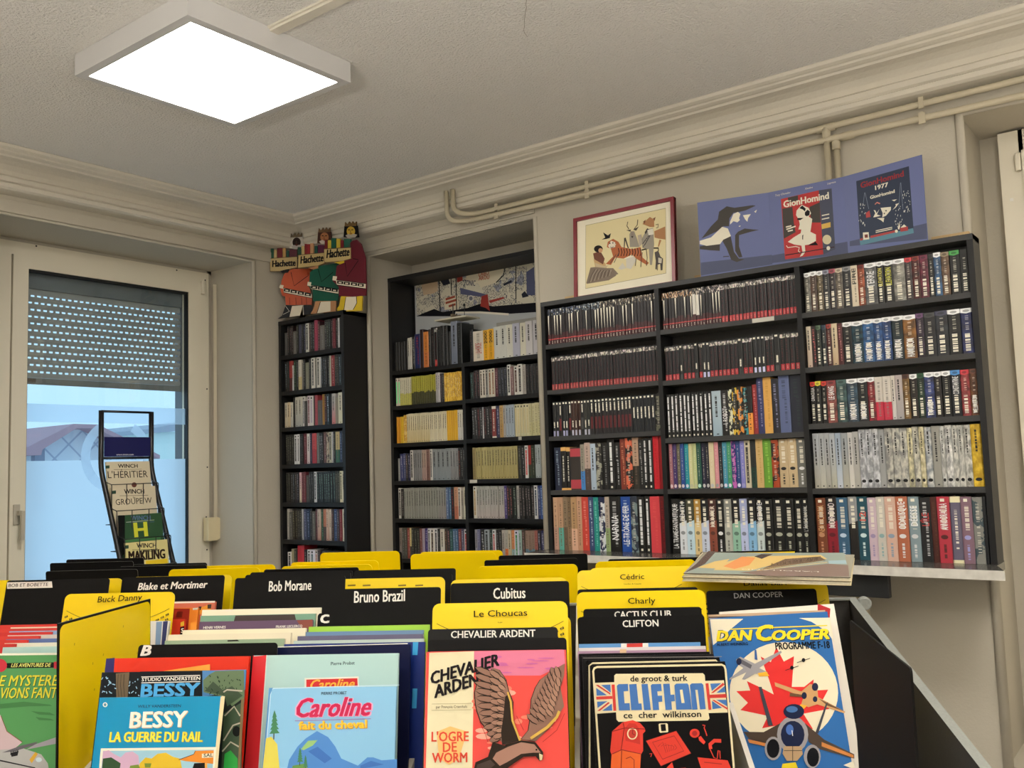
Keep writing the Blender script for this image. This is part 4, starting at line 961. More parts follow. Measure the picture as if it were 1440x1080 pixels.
fa.polys((60, 52, 46), [(545, 430), (590, 425), (585, 445)], [(610, 425), (665, 395), (640, 435)], [(720, 450), (745, 410), (760, 420), (730, 470)], [(525, 505), (540, 500), (570, 600), (560, 605), (535, 530), (530, 600), (522, 600)])
for q in (((570, 420), (552, 390), (560, 350)), ((620, 420), (650, 380), (655, 330))): fa.line((60, 48, 40), q, 7)
for i in range(6): fa.line((52, 50, 54), [(700+i*16, 560-i*22), (716+i*16, 540-i*20)], 7)
fa.polys((172, 122, 78), [(720, 350), (770, 305), (810, 330), (812, 400), (770, 400), (700, 372)], [(812, 440), (915, 395), (918, 520), (850, 510), (815, 500)], [(860, 520), (880, 525), (855, 590), (845, 585)])
fa.polys((206, 200, 186), [(545, 700), (620, 680), (640, 720), (590, 800), (545, 790)], [(470, 795), (510, 740), (545, 790), (500, 806)])
fa.polys((70, 62, 58), [(815, 640), (850, 625), (870, 680), (895, 700), (890, 810), (872, 812), (868, 750), (840, 760), (835, 805), (822, 800), (826, 720)])
fa.polys((200, 190, 170), [(850, 690), (885, 700), (880, 745), (850, 740)])
for i in range(7): fa.line((60, 58, 60), [(704+i*13, 590-i*20), (730+i*11, 560-i*20), (745+i*8, 520-i*14)], 5)
fa.polys((222, 216, 200), [(745, 430), (800, 415), (806, 470), (760, 480)]); fa.polys((120, 74, 48), [(706, 352), (730, 330), (722, 372)], [(800, 320), (825, 305), (815, 345)])
fa.polys((132, 120, 108), [(588, 446), (614, 446), (620, 490), (602, 508), (590, 490)]); fa.polys((40, 36, 36), [(592, 488), (612, 488), (604, 506)])
for q in (((825, 380), (850, 372), (848, 405), (830, 410)), ((700, 640), (690, 690), (684, 780)), ((735, 610), (745, 690), (738, 770)), ((845, 760), (842, 812)), ((640, 700), (632, 770)), ((480, 640), (430, 740)), ((450, 660), (395, 745))): fa.line((74, 62, 54), q, 6)
for i in range(12): fa.line((172, 158, 140) if i % 2 else (92, 78, 68), [(190+i*18, 930-i*6), (215+i*17, 860-i*5), (250+i*14, 800+i*2)], 5)
for i in range(6): fa.line((236, 226, 206), [(392+i*9, 560+i*4), (404+i*9, 540+i*4)], 5)
fa.ell((40, 30, 28), 392, 556, 6).ell((40, 30, 28), 420, 552, 6); fa.line((60, 34, 28), [(395, 590), (410, 598), (425, 588)], 5)
fa.polys((182, 168, 150), [(655, 480), (690, 470), (700, 560), (670, 590)]); fa.polys((196, 176, 140), [(250, 740), (330, 770), (380, 765), (350, 790), (260, 780)])
child(fa.done('print'), fr)
bm = bmesh.new(); k = 0.016
for b in ((0, 0, k, fh), (fw-k, 0, fw, fh), (k, 0, fw-k, k), (k, fh-k, fw-k, fh)): box(bm, b[0], b[1], -0.014, b[2], b[3], 0.010)
fo = bm_obj('picture_frame', bm, paint((126, 22, 34), 0.35)); fo.matrix_world = fa.matrix(); child(fo, fr)

# ------------------------------------------------------------------ folded blue display board
tf = thing('folding_display_board', 'three-panel blue folding board with comic artwork standing on the wide bookcase', 'display board', (3.6, 1.2, 2.304))
TH = 0.318
c1, c2 = Vector((3.580, 1.375, 2.304)), Vector((3.580, 1.074, 2.304))
l1, r1 = Vector((3.512, 1.656, 2.304)), Vector((3.512, 0.772, 2.304))
BL, BD, BF = (104, 112, 154), (90, 98, 136), (80, 86, 112)
GR_, WH, BK = (66, 62, 58), (226, 220, 200), (32, 30, 32)
def tpanel(a, b, c):
    A = Art(a, b-a, (0.0, 0, 1), 0.45); A.base((b-a).length, TH, 0.003, c); return A
A = tpanel(l1, c1, BL).zoom(970, 230, 6.353)
A.poly(BF, [(98, 885), (735, 815), (742, 900), (100, 1000)])
A.polys(GR_, [(105, 670), (190, 560), (250, 500), (262, 430), (330, 382), (400, 395), (560, 372), (590, 376), (500, 418), (430, 435), (390, 440), (355, 490), (350, 560), (300, 560), (235, 610)],
        [(285, 680), (365, 645), (395, 790), (440, 850), (490, 855), (420, 880), (370, 860), (330, 760)], [(405, 640), (430, 610), (490, 580), (560, 588), (620, 592), (545, 610), (490, 625), (440, 640), (440, 740), (470, 835), (440, 840), (405, 780)], [(90, 740), (270, 700), (268, 780), (180, 775), (90, 765)], [(300, 828), (350, 824), (350, 832), (296, 836)])
A.poly(WH, [(90, 690), (190, 660), (290, 565), (340, 580), (368, 648), (300, 680), (270, 720), (150, 735), (90, 720)])
A.polys(WH, [(360, 520), (390, 450), (430, 432), (452, 450), (440, 490), (448, 505), (425, 525), (390, 515), (360, 545)], [(475, 462), (545, 452), (520, 490), (515, 520), (495, 500)], [(435, 560), (455, 552), (448, 566)], [(575, 430), (600, 412), (590, 440)])
child(A.done('panel'), tf)
A = tpanel(c1, c2, BL).zoom(1080, 230, 7.714)
A.poly(BF, [(0, 1005), (870, 845), (880, 975), (0, 1085)])
A.poly((178, 54, 54), [(140, 385), (550, 290), (600, 985), (185, 1040)])
A.poly((72, 76, 92), [(550, 290), (690, 270), (730, 930), (600, 985)])
A.polys(GR_, [(155, 490), (265, 470), (280, 640), (300, 745), (172, 815)], [(450, 470), (560, 420), (572, 640), (470, 640)], [(215, 370), (325, 345), (325, 400), (220, 425)])
A.text('GionHomind', (172, 478), (660, 380), 74, WH, 0.05)
A.polys(WH, [(365, 448), (440, 480), (468, 540), (440, 575), (480, 600), (470, 680), (460, 740), (520, 770), (520, 840), (440, 880), (400, 885), (405, 960), (375, 1000), (345, 1010), (375, 960), (362, 890), (290, 880), (215, 850), (280, 800), (355, 755), (362, 715), (330, 715), (345, 660), (335, 610), (305, 560), (310, 510)])
A.polys(BK, [(340, 485), (372, 455), (410, 490), (400, 520), (380, 500)], [(400, 530), (430, 500), (455, 520), (450, 560), (420, 572), (400, 560)], [(320, 590), (385, 590), (350, 615), (318, 612)], [(510, 840), (545, 885), (430, 890), (470, 870), (500, 860)], [(372, 780), (384, 770), (380, 830), (372, 820)])
A.line(WH, [(200, 890), (215, 912), (300, 900), (340, 910), (330, 950), (350, 965)], 8)
A.line((60, 34, 38), [(190, 995), (720, 905)], 10)
for q in (((195, 690), (255, 675)), ((200, 715), (300, 680)), ((215, 735), (270, 722))): A.line(WH, q, 14)
A.polys((206, 168, 84), [(580, 660), (678, 635), (680, 690), (585, 712)]); A.ell((206, 196, 160), 640, 825, 48, 52).ell(WH, 655, 918, 20, 22)
for y in (560, 600): A.line(WH, [(585, y+5), (665, y-12)], 12)
for (a_, b_), (c_, d_), tx in (((80, 358), (248, 322), 'Tony Chevalier'), ((400, 285), (486, 266), 'Xavière'), ((645, 228), (740, 206), 'Lepreux')): A.text(tx, (a_, b_), (c_, d_), 22, WH, 0.0, 0.3)
child(A.done('panel'), tf)
A = tpanel(c2, r1, BL).zoom(1195, 220, 8.636)
A.poly(BF, [(0, 1030), (935, 810), (940, 1000), (0, 1090)])
A.poly((46, 56, 76), [(78, 300), (718, 118), (778, 930), (128, 1080)])
A.poly((90, 134, 150), [(120, 1010), (770, 870), (778, 930), (128, 1080)])
A.text('GionHomind', (135, 385), (655, 240), 70, (150, 40, 46), 0.05)
A.text('1977', (312, 408), (466, 365), 52, WH, 0.05).text('GionHomind', (250, 518), (545, 440), 40, WH, 0.05)
A.polys(WH, [(375, 625), (500, 612), (500, 650), (440, 720), (395, 740), (400, 690)], [(285, 740), (310, 690), (290, 650), (312, 655), (325, 690), (360, 640), (330, 705), (380, 720), (320, 735)], [(510, 530), (575, 520), (540, 545)], [(555, 580), (600, 565), (560, 620), (520, 650), (560, 600)], [(330, 750), (420, 745), (410, 800), (380, 775)], [(585, 880), (600, 800), (612, 850), (600, 890)], [(620, 860), (660, 825), (690, 850), (640, 880)])
A.polys(BK, [(425, 655), (452, 650), (445, 672)], [(410, 690), (432, 682), (420, 705)]); A.polys((172, 66, 66), [(195, 690), (240, 655), (255, 735), (200, 745)], [(610, 870), (705, 850), (710, 900), (618, 915)], [(125, 1000), (160, 990), (160, 1015), (128, 1024)], [(250, 965), (560, 895), (562, 920), (254, 992)])
A.ell(WH, 567, 908, 18, 20); A.poly(WH, [(160, 925), (230, 920), (238, 1005), (165, 1015)]); A.poly((120, 60, 50), [(180, 950), (220, 945), (222, 985), (184, 990)])
for (x0, y0), n_, sd in (((150, 600), 22, 3), ((690, 440), 26, 5), ((600, 640), 18, 6)):
    rr = random.Random(sd)
    for i in range(n_):
        x, y = x0+rr.uniform(-45, 45), y0+rr.uniform(-40, 230); A.line((206, 206, 200), [(x, y), (x+rr.uniform(-5, 5), y+rr.uniform(10, 24))], 6)
for a_, b_ in (((185, 440), (165, 600)), ((190, 440), (235, 640)), ((620, 320), (600, 620)), ((625, 320), (650, 640))): A.line((120, 130, 150), [a_, b_], 5)
for q in (((310, 585), (335, 560), (372, 575)),): A.line((196, 120, 110), q, 14)
for y in (905, 925): A.line(WH, [(320, y), (520, y-44)], 9)
child(A.done('panel'), tf)

# ------------------------------------------------------------------ three painted wooden kings on the corner bookcase
TAN, INK, CRM = (196, 172, 118), (26, 24, 26), (222, 210, 186)
def crate(A, box_, tx, hand, hc, books, by):
    A.solid(TAN, box_, 0.012, 0.004); A.h = 0.0045
    A.line((96, 70, 44), box_, 6, close=True)
    A.text('Hachette', tx[0], tx[1], 62, INK, 0.06, 0.12)
    A.poly(hc, hand)
def bookrow(A, y, spec):
    for x0, x1, dy, c in spec:
        A.solid(c, [(x0, y+dy), (x1, y+dy), (x1, y+100), (x0, y+100)], 0.012, 0.001)
def belt(A, q, ticks):
    A.poly(CRM, q); A.line(INK, q, 5, close=True)
    for x, y in ticks: A.poly(INK, [(x, y), (x+58, y+7), (x+56, y+34), (x-2, y+27)]); A.poly(CRM, [(x+14, y+11), (x+42, y+14), (x+41, y+25), (x+13, y+22)])
KZ = 2.4475
def head(A, cx, cy, skin, hair, beard, crown, w=1.0):
    H = A.sub()
    H.solid(hair, [(cx-62, cy-45), (cx+58, cy-50), (cx+72, cy+60), (cx+10, cy+70), (cx-70, cy+60)], 0.009)
    H.ell(skin, cx, cy+5, 40*w, 46)
    H.polys(beard, [(cx-52, cy+44), (cx-20, cy+30), (cx, cy+40), (cx+22, cy+28), (cx+60, cy+38), (cx+40, cy+66), (cx-30, cy+70)])
    for dx in (-18, 14): H.poly(INK, [(cx+dx-9, cy-12), (cx+dx+9, cy-13), (cx+dx+8, cy-5), (cx+dx-8, cy-4)])
    H.line((90, 56, 40), [(cx-2, cy-8), (cx-6, cy+18), (cx+4, cy+20)], 5); H.line((120, 40, 36), [(cx-12, cy+30), (cx+12, cy+29)], 6)
    h = H.done('head'); C = A.sub()
    C.solid(crown, [(cx-58, cy-40), (cx-54, cy-82), (cx-34, cy-58), (cx-14, cy-88), (cx, cy-60), (cx+18, cy-90), (cx+32, cy-62), (cx+52, cy-88), (cx+52, cy-46)], 0.010, 0.002)
    c = C.done('crown'); c.parent = h; c.matrix_basis = Matrix.Identity(4)
    A.kids.append(h)
def build_king(label, Xp, origin, turn, fn):
    O = at_x(370+origin[0]/6.75, 300+origin[1]/6.75, Xp); O.z = KZ
    A = Art(O, (math.sin(R(turn)), -math.cos(R(turn)), 0), (0, 0, 1), 0.45).zoom(370, 300, 6.75)
    t = thing('painted_king_figure', label, 'cut-out figure', tuple(O), 'painted kings on the corner bookcase')
    fn(A); child(A.done('body'), t)
    for k in A.kids: child(k, t)
    bm = bmesh.new(); w = 0.05
    bm.faces.new([bm.verts.new(p) for p in ((0, 0, 0.0), (0, -w, 0.0), (0, -w, 0.14))]); bmesh.ops.solidify(bm, geom=bm.faces[:], thickness=0.006)
    st = bm_obj('stand_strut', bm, paint((170, 140, 100), 0.6), t); st.location = (0.012, -0.05, 0); st.rotation_euler = (0, 0, R(90))
    return t
def k3(A):
    M_, Y_ = (98, 26, 40), (208, 176, 44)
    A.polys(Y_, [(740, 785), (790, 785), (765, 895), (690, 912), (720, 880)], [(885, 785), (940, 785), (935, 918), (855, 918), (895, 850)])
    A.solid(Y_, [(740, 785), (940, 785), (935, 925), (700, 935), (720, 880)], 0.009); A.polys(CRM, [(785, 795), (885, 790), (890, 850), (855, 915), (765, 925)])
    A.line(INK, [(785, 795), (765, 925)], 6).line(INK, [(885, 790), (890, 850), (855, 915)], 6)
    A.solid(M_, [(800, 300), (850, 260), (890, 250), (930, 290), (970, 420), (978, 690), (975, 780), (850, 792), (720, 785), (720, 700), (660, 640), (690, 590), (700, 500), (770, 460)], 0.009, 0.001); A.h = 0.0015
    belt(A, [(690, 632), (978, 668), (976, 716), (700, 680)], ((705, 640), (768, 648), (836, 656), (900, 664)))
    A.poly(CRM, [(665, 595), (705, 600), (695, 640), (660, 635)]); A.line(INK, [(780, 470), (800, 600), (905, 450)], 6).line(INK, [(855, 430), (905, 440)], 5)
    head(A, 833, 165, (206, 168, 60), INK, (170, 160, 150), (120, 92, 56))
    A, A0 = A.sub(), A
    bookrow(A, 235, [(585, 612, 15, (110, 30, 34)), (615, 645, 20, (206, 178, 60)), (648, 692, 0, (28, 90, 70)), (697, 732, 5, (206, 178, 60)), (736, 762, 20, (120, 34, 40)), (768, 828, 8, (34, 92, 76))])
    crate(A, [(583, 340), (835, 325), (838, 432), (760, 455), (588, 468)], ((608, 425), (822, 402)), [(680, 468), (775, 450), (775, 470), (735, 486)], Y_, None, 0); A0.kids.append(A.done('book_crate'))
def k2(A):
    M_, Sk = (22, 84, 66), (178, 128, 88)
    A.solid(Sk, [(498, 830), (690, 830), (690, 930), (450, 955), (480, 900)], 0.009); A.h = 0.0005; A.poly(CRM, [(545, 840), (640, 835), (640, 930), (510, 950)]); A.line(INK, [(545, 840), (510, 950)], 6)
    A.solid(M_, [(445, 560), (530, 500), (720, 470), (705, 560), (720, 700), (718, 770), (710, 830), (475, 835), (470, 720), (425, 690), (440, 640)], 0.009, 0.001); A.h = 0.0015
    belt(A, [(452, 680), (718, 722), (716, 766), (458, 720)], ((458, 686), (522, 695), (590, 705), (652, 714)))
    A.poly(CRM, [(425, 650), (460, 655), (452, 692), (420, 686)]); A.line(INK, [(525, 530), (555, 650), (665, 560)], 6)
    head(A, 583, 222, (176, 116, 74), (72, 40, 30), (206, 196, 186), (112, 84, 56))
    A, A0 = A.sub(), A
    bookrow(A, 290, [(365, 392, 20, TAN), (395, 412, 0, (130, 40, 44)), (416, 445, 2, (150, 44, 48)), (448, 478, -5, (200, 150, 110)), (490, 516, 20, (36, 86, 76)), (520, 580, 10, (92, 36, 64))])
    crate(A, [(338, 398), (600, 372), (600, 470), (520, 500), (336, 522)], ((360, 478), (575, 455)), [(430, 520), (525, 497), (528, 522), (480, 535)], Sk, None, 0); A0.kids.append(A.done('book_crate'))
def k1(A):
    M_ = (190, 78, 34)
    A.solid((38, 38, 42), [(215, 870), (465, 875), (468, 955), (390, 962), (140, 1000), (180, 970)], 0.009); A.h = 0.0005; A.poly(CRM, [(275, 880), (382, 872), (386, 965), (250, 985)]); A.line((220, 214, 200), [(205, 870), (250, 930), (190, 960)], 4)
    A.solid(M_, [(175, 640), (200, 575), (270, 530), (450, 522), (455, 600), (440, 700), (465, 800), (460, 868), (215, 870), (210, 790), (180, 780), (165, 720)], 0.009, 0.001); A.h = 0.0015
    belt(A, [(192, 708), (466, 764), (464, 806), (195, 752)], ((198, 714), (262, 727), (330, 741), (396, 754)))
    A.poly(CRM, [(160, 676), (196, 684), (188, 718), (152, 708)]); A.line(INK, [(265, 560), (295, 690), (430, 590)], 6)
    for x in (250, 310, 365, 410): A.line(INK, [(x, 800), (x+4, 868)], 4)
    head(A, 318, 270, (52, 38, 34), (205, 198, 186), (180, 172, 166), (104, 88, 66))
    A, A0 = A.sub(), A
    bookrow(A, 330, [(72, 100, 0, (40, 84, 62)), (104, 130, 15, TAN), (134, 182, -5, (120, 36, 40)), (186, 214, -10, (190, 150, 90)), (222, 246, 25, (40, 84, 70)), (250, 320, 12, (92, 36, 50)), (328, 362, -10, (44, 84, 66))])
    crate(A, [(66, 430), (325, 412), (327, 515), (250, 530), (160, 552), (68, 552)], ((90, 510), (308, 498)), [(160, 548), (250, 528), (240, 565), (180, 568)], (40, 36, 36), None, 0); A0.kids.append(A.done('book_crate'))
build_king('painted king in maroon robe with yellow legs, tallest of the three', 3.535, (740, 930), 8, k3)
build_king('painted king in green robe standing between the orange and maroon kings', 3.542, (500, 940), 20, k2)
build_king('painted king in orange robe with black legs, nearest the window', 3.552, (270, 985), 42, k1)

# ------------------------------------------------------------------ wire display rack in front of the left window
rk = thing('display_rack', 'black metal display rack with navy header in front of the left window', 'display rack', (2.58, 4.30, 0))
rO = Vector(rk.location)
M_RACK = paint((20, 20, 22), 0.4)
xl, xr = 2.440, 2.712
def rackpath(x): return [(x, 4.41, 1.892), (x, 4.41, 1.60), (x+0.004, 4.20, 1.08), (x+0.004, 4.16, 0.03)]
for x in (xl, xr):
    bm = bmesh.new(); tube(bm, [Vector(p)-rO for p in bend(rackpath(x), 0.05, 5)], 0.0125, 10); bm_obj('upright', bm, M_RACK, rk, smooth=True)
for z, y in ((1.888, 4.41), (1.655, 4.41), (0.30, 4.168)):
    bm = bmesh.new(); tube(bm, [Vector((xl, y, z))-rO, Vector((xr, y, z))-rO], 0.006, 8); bm_obj('crossbar', bm, M_RACK, rk)
for x in (xl, xr):
    bm = bmesh.new(); tube(bm, [Vector((x, 4.02, 0.015))-rO, Vector((x, 4.36, 0.015))-rO], 0.012, 8); bm_obj('foot', bm, M_RACK, rk)
A = Art((xl+0.012, 4.399, 1.662), (1, 0, 0), (0, 0, 1), 0.4); A.base(xr-xl-0.024, 0.098, 0.004, (28, 30, 82)).zoom(130, 570, 9.817)
A.text('www.tintin.com', (330, 690), (566, 688), 20, (230, 230, 236), 0.03)
child(A.done('header_board'), rk)
def winch(label, Y, tl, tr, bgc, fn, h=0.30):
    a, b = at_y(*tl, Y), at_y(*tr, Y); w = b.x-a.x
    V = Vector((0, 0.16, 1)).normalized()
    O = Vector((a.x, Y, (a.z+b.z)/2))-V*h
    t = thing('comic_album', label, 'comic album', tuple(O), None)
    A = Art(O, (1, 0, 0), V, 0.35); A.base(w, h, 0.003, bgc).zoom(130, 570, 9.817); fn(A); child(A.done('front_cover'), t)
    B = Art(O, (1, 0, 0), V, 0.7); B.local = True; prism(B.bm, [(0.003, 0.003), (w-0.003, 0.003), (w-0.003, h-0.003), (0.003, h-0.003)], -0.0075, -0.0031, B.mi(M_PAGES)); child(B.done('page_block'), t)
    C = Art(O, (1, 0, 0), V, 0.35); C.local = True; prism(C.bm, [(0, 0), (w, 0), (w, h), (0, h)], -0.0105, -0.0076, C.mi(bgc)); child(C.done('back_cover'), t)
    return t, O, w, V
DK, GN = (40, 34, 34), (44, 72, 56)
def title(A, x0, x1, y, col=DK, sub=True):
    k = (x1-x0)
    A.text('WINCH', (x0, y), (x1, y-2), 48, col, 0.04)
    if sub: A.line(col, [(x0-0.23*k, y+26), (x1+0.2*k, y+20)], 4)
def w1(A): A.poly(GN, [(182, 832), (236, 828), (236, 870), (182, 874)]); title(A, 355, 625, 862); A.text("L'HÉRITIER", (215, 1006), (765, 992), 90, DK, 0.0)
def w2_(A):
    A.zoom(140, 670, 8.307); A.poly(GN, [(148, 168), (192, 164), (192, 202), (148, 206)]); title(A, 288, 522, 200); A.text('GROUPE W', (190, 335), (612, 310), 64, DK, 0.0); A.text('le', (392, 258), (418, 257), 24, DK)
    A.ell((110, 66, 56), 404, 98, 30)
def w3(A): A.zoom(140, 670, 8.307); A.poly((24, 26, 26), [(215, 455), (296, 452), (296, 900), (232, 960)]); title(A, 368, 595, 510, (90, 112, 150)); A.text('H', (418, 705), (558, 692), 150, (206, 206, 60), 0.08); A.poly((70, 120, 72), [(300, 742), (712, 706), (716, 740), (300, 770)]); A.line((190, 196, 170), [(310, 535), (640, 508)], 5)
def w4(A):
    A.zoom(140, 670, 8.307); A.poly(GN, [(298, 806), (340, 803), (340, 842), (300, 846)]); title(A, 434, 660, 832); A.text('MAKILING', (345, 985), (765, 955), 100, (46, 34, 26), 0.06); A.text('LA FORTERESSE DE', (470, 892), (680, 870), 28, DK, 0.02); A.poly((226, 194, 40), [(540, 985), (792, 960), (800, 1040), (540, 1050)])
CR = (206, 194, 166)
for lab, Y, tl, tr, c, f in (('cream comic album in the rack, topmost cover under the navy header', 4.392, (149, 650), (210, 648), CR, w1),
                             ('cream comic album in the rack, second cover from the top', 4.335, (156, 686), (218, 683), CR, w2_),
                             ('dark green comic album with big yellow letter in the rack', 4.275, (167, 725), (227, 721), (48, 82, 54), w3),
                             ('pale yellow comic album with brown title, lowest in the rack', 4.215, (176, 765), (235, 757), (214, 202, 140), w4)):
    t, O, w, V = winch(lab, Y, tl, tr, c, f)
    # wire pocket carrying the album
    bm = bmesh.new(); y0, y1, zb, zt_ = O.y-0.022, O.y+0.03, O.z-0.012, O.z+0.30
    for x in (O.x-0.008, O.x+w+0.008): tube(bm, [Vector(q)-rO for q in bend([(x, y1+0.02, zt_-0.10), (x, y0, zb+0.195), (x, y0, zb), (x, y1, zb)], 0.01, 3)], 0.0022, 6)
    for z in (zb+0.195,): tube(bm, [Vector((O.x-0.008, y0, z))-rO, Vector((O.x+w+0.008, y0, z))-rO], 0.0022, 6)
    for fx in (0.30, 0.68): tube(bm, [Vector(q)-rO for q in bend([(O.x+w*fx, y0, zb+0.195), (O.x+w*fx, y0, zb), (O.x+w*fx, y1, zb)], 0.01, 3)], 0.0022, 6)
    tube(bm, [Vector((O.x-0.008, y1, zb))-rO, Vector((O.x+w+0.008, y1, zb))-rO], 0.0022, 6)
    bm_obj('wire_pocket', bm, M_RACK, rk)
# ------------------------------------------------------------------ the comic browser bins
BY = R(57.4)
bu = Vector((math.cos(BY), -math.sin(BY), 0)); bv = Vector((math.sin(BY), math.cos(BY), 0))
def BP(a, b, z): return Vector((0, 0, z))+bu*a+bv*b
def at_b(x, y, b):
    d = ray(x, y); return EYE+d*(b/d.dot(bv))
BZ = 0.93                                      # floor of the bins
M_BINDARK = paint((44, 41, 38), 0.65, grain=0.35); M_BINEDGE = paint((128, 130, 124), 0.5, grain=0.18); M_BINGREY = paint((120, 120, 116), 0.55, grain=0.15); M_PART = paint((196, 190, 178), 0.5)
def bin_panel(name, parent, o, a0, a1, bz, face, edge):
    """A panel standing along the depth of a bin; bz is its outline in depth and height."""
    bm = bmesh.new(); prism(bm, bz, a0, a1, 0, 1)
    M = Matrix(((bv.x, 0, bu.x, 0), (bv.y, 0, bu.y, 0), (0, 1, 0, 0), (0, 0, 0, 1)))
    bmesh.ops.transform(bm, matrix=M, verts=bm.verts[:]); bmesh.ops.translate(bm, vec=-Vector(o), verts=bm.verts[:])
    return bm_obj(name, bm, [face, edge], parent)
def bin_cross(name, parent, o, a0, a1, b0, b1, z0, z1, m):
    bm = bmesh.new(); v = box(bm, a0, b0, z0, a1, b1, z1)
    M = Matrix(((bu.x, bv.x, 0, 0), (bu.y, bv.y, 0, 0), (0, 0, 1, 0), (0, 0, 0, 1)))
    bmesh.ops.transform(bm, matrix=M, verts=bm.verts[:]); bmesh.ops.translate(bm, vec=-Vector(o), verts=bm.verts[:])
    return bm_obj(name, bm, m, parent)
PARTS_A = [-1.456, -1.172, -0.888, -0.604, -0.320, -0.037, 0.247]
def build_bin(label, b0, b1, zf, zb, amin, amax, front_is_near=True):
    o = BP((amin+amax)/2, (b0+b1)/2, 0); t = thing('browser_bin', label, 'comic bin', tuple(o))
    out = [(b0, 0.60), (b1, 0.60), (b1, zb), (b0, zf)]
    ins = [(b0+0.012, BZ), (b1-0.012, BZ), (b1-0.012, zb-0.004), (b0+0.012, zf-0.004)]
    bin_panel('side_panel', t, o, amax, amax+0.018, out, M_BINDARK, M_BINEDGE)
    bin_panel('side_panel', t, o, amin-0.018, amin, out, M_BINDARK, M_BINEDGE)
    for a in PARTS_A:
        if amin < a < amax: bin_panel('partition', t, o, a-0.0045, a+0.0045, ins, M_PART, M_PART)
    bin_cross('floor_panel', t, o, amin, amax, b0+0.012, b1-0.012, BZ-0.018, BZ, M_BINGREY)
    bin_cross('front_panel', t, o, amin, amax, b0, b0+0.012, 0.60, zf-0.002, M_BINGREY)
    bin_cross('back_panel', t, o, amin, amax, b1-0.012, b1, 0.60, zb-0.004, M_BINDARK)
    bin_cross('top_rail', t, o, amin, amax, b1-0.018, b1, zb-0.004, zb, M_BINEDGE)
    bin_cross('cabinet_body', t, o, amin-0.018, amax+0.018, b0, b1, 0.0, 0.60, M_BINDARK)
    return t
build_bin('grey laminate comic bin with sloped sides nearest the camera', 1.20, 2.29, 0.965, 1.216, -1.74, 0.60)
build_bin('grey laminate comic bin standing behind the nearest bin', 2.295, 3.10, 1.216, 1.02, -1.74, 0.60)
# round grey cap on the corner of the bins
p = at_b(1205, 851, 2.36)
bm = bmesh.new(); bmesh.ops.create_cone(bm, cap_ends=True, segments=24, radius1=0.016, radius2=0.016, depth=0.02, matrix=Matrix.Rotation(R(90), 4, 'X')); bevel(bm, 0.004)
bmesh.ops.rotate(bm, verts=bm.verts[:], matrix=Matrix.Rotation(-BY, 3, 'Z'))
bc = tag(bm_obj('round_cap', bm, M_BINEDGE), 'small round grey cap at the right corner where the bins meet', 'cap'); bc.location = BP(0.640, 2.30, 1.20)

T0 = 14.0
def plane(P, w, h, tilt=T0, roll=0.0, left=True):
    """O, U, V of a leaning sheet whose top left (or top right) corner is P."""
    U = bu.copy(); V = Vector((0, 0, math.cos(R(tilt))))+bv*math.sin(R(tilt))
    r = R(roll); U, V = U*math.cos(r)+V*math.sin(r), V*math.cos(r)-U*math.sin(r)
    O = Vector(P)-V*h
    if not left: O -= U*w
    return O, U, V
def hgt(z, tilt=T0): return (z-BZ-0.002)/math.cos(R(tilt))
BLK, YEL, INKB, WHT = (17, 16, 16), (238, 205, 0), (30, 24, 14), (236, 232, 222)
def divider(label, P, w, c, texts=(), tilt=T0, left=True, pattern=False, dark=None, group=None, fn=None, r=None, roll=0.0):
    P = Vector(P); h = hgt(P.z, tilt); O, U, V = plane(P, w, h, tilt, roll, left)
    A = Art(O, U, V, 0.3 if c == YEL else 0.55)
    A.base(w, h, 0.0016, c, r=(0.013 if c == YEL else 0.006) if r is None else r, corners=(1, 1, 0, 0), edge=(86, 84, 80) if max(c) < 60 else (246, 222, 70) if c == YEL else None)  # grey edge of the black dividers paints in their top-edge highlight
    if pattern:
        A.local = True; n = 12
        f = lambda t: h-0.036-0.030*(1-(2*t-1)**2)
        for s in (0, 1):
            pts = [((i/n*0.5 if s == 0 else 1-i/n*0.5)*(w-0.016)+0.008, f(i/n*0.5)) for i in range(n+1)]
            A.line((70, 58, 10), pts, 0.0010)
            rr = random.Random(len(label)+s)
            for row in range(-6, 10):
                for col in range(9):
                    xx = 0.006+col*0.0105+rr.uniform(0, .002) if s == 0 else w-0.098+col*0.0105
                    y = h-0.040-row*0.0105+(col-8*s)*0.0055
                    t = (xx-0.008)/(w-0.016)
                    if h-0.125 < y < f(t)-0.005 and 0.005 < xx < w-0.013:
                        A.line((74, 62, 12), [(xx, y), (xx+0.0062, y+0.0034)], 0.0042)
                        A.line(YEL, [(xx+0.0022, y-0.001), (xx+0.0034, y+0.0042)], 0.0008)
        A.local = False
    for tx in texts: A.text(*tx[:5], *tx[5:])
    if fn: fn(A, w, h)
    return tag(A.done('comic_divider'), label, 'divider', group)
M_EDGE = paint((206, 198, 176), 0.8, grain=0.2)
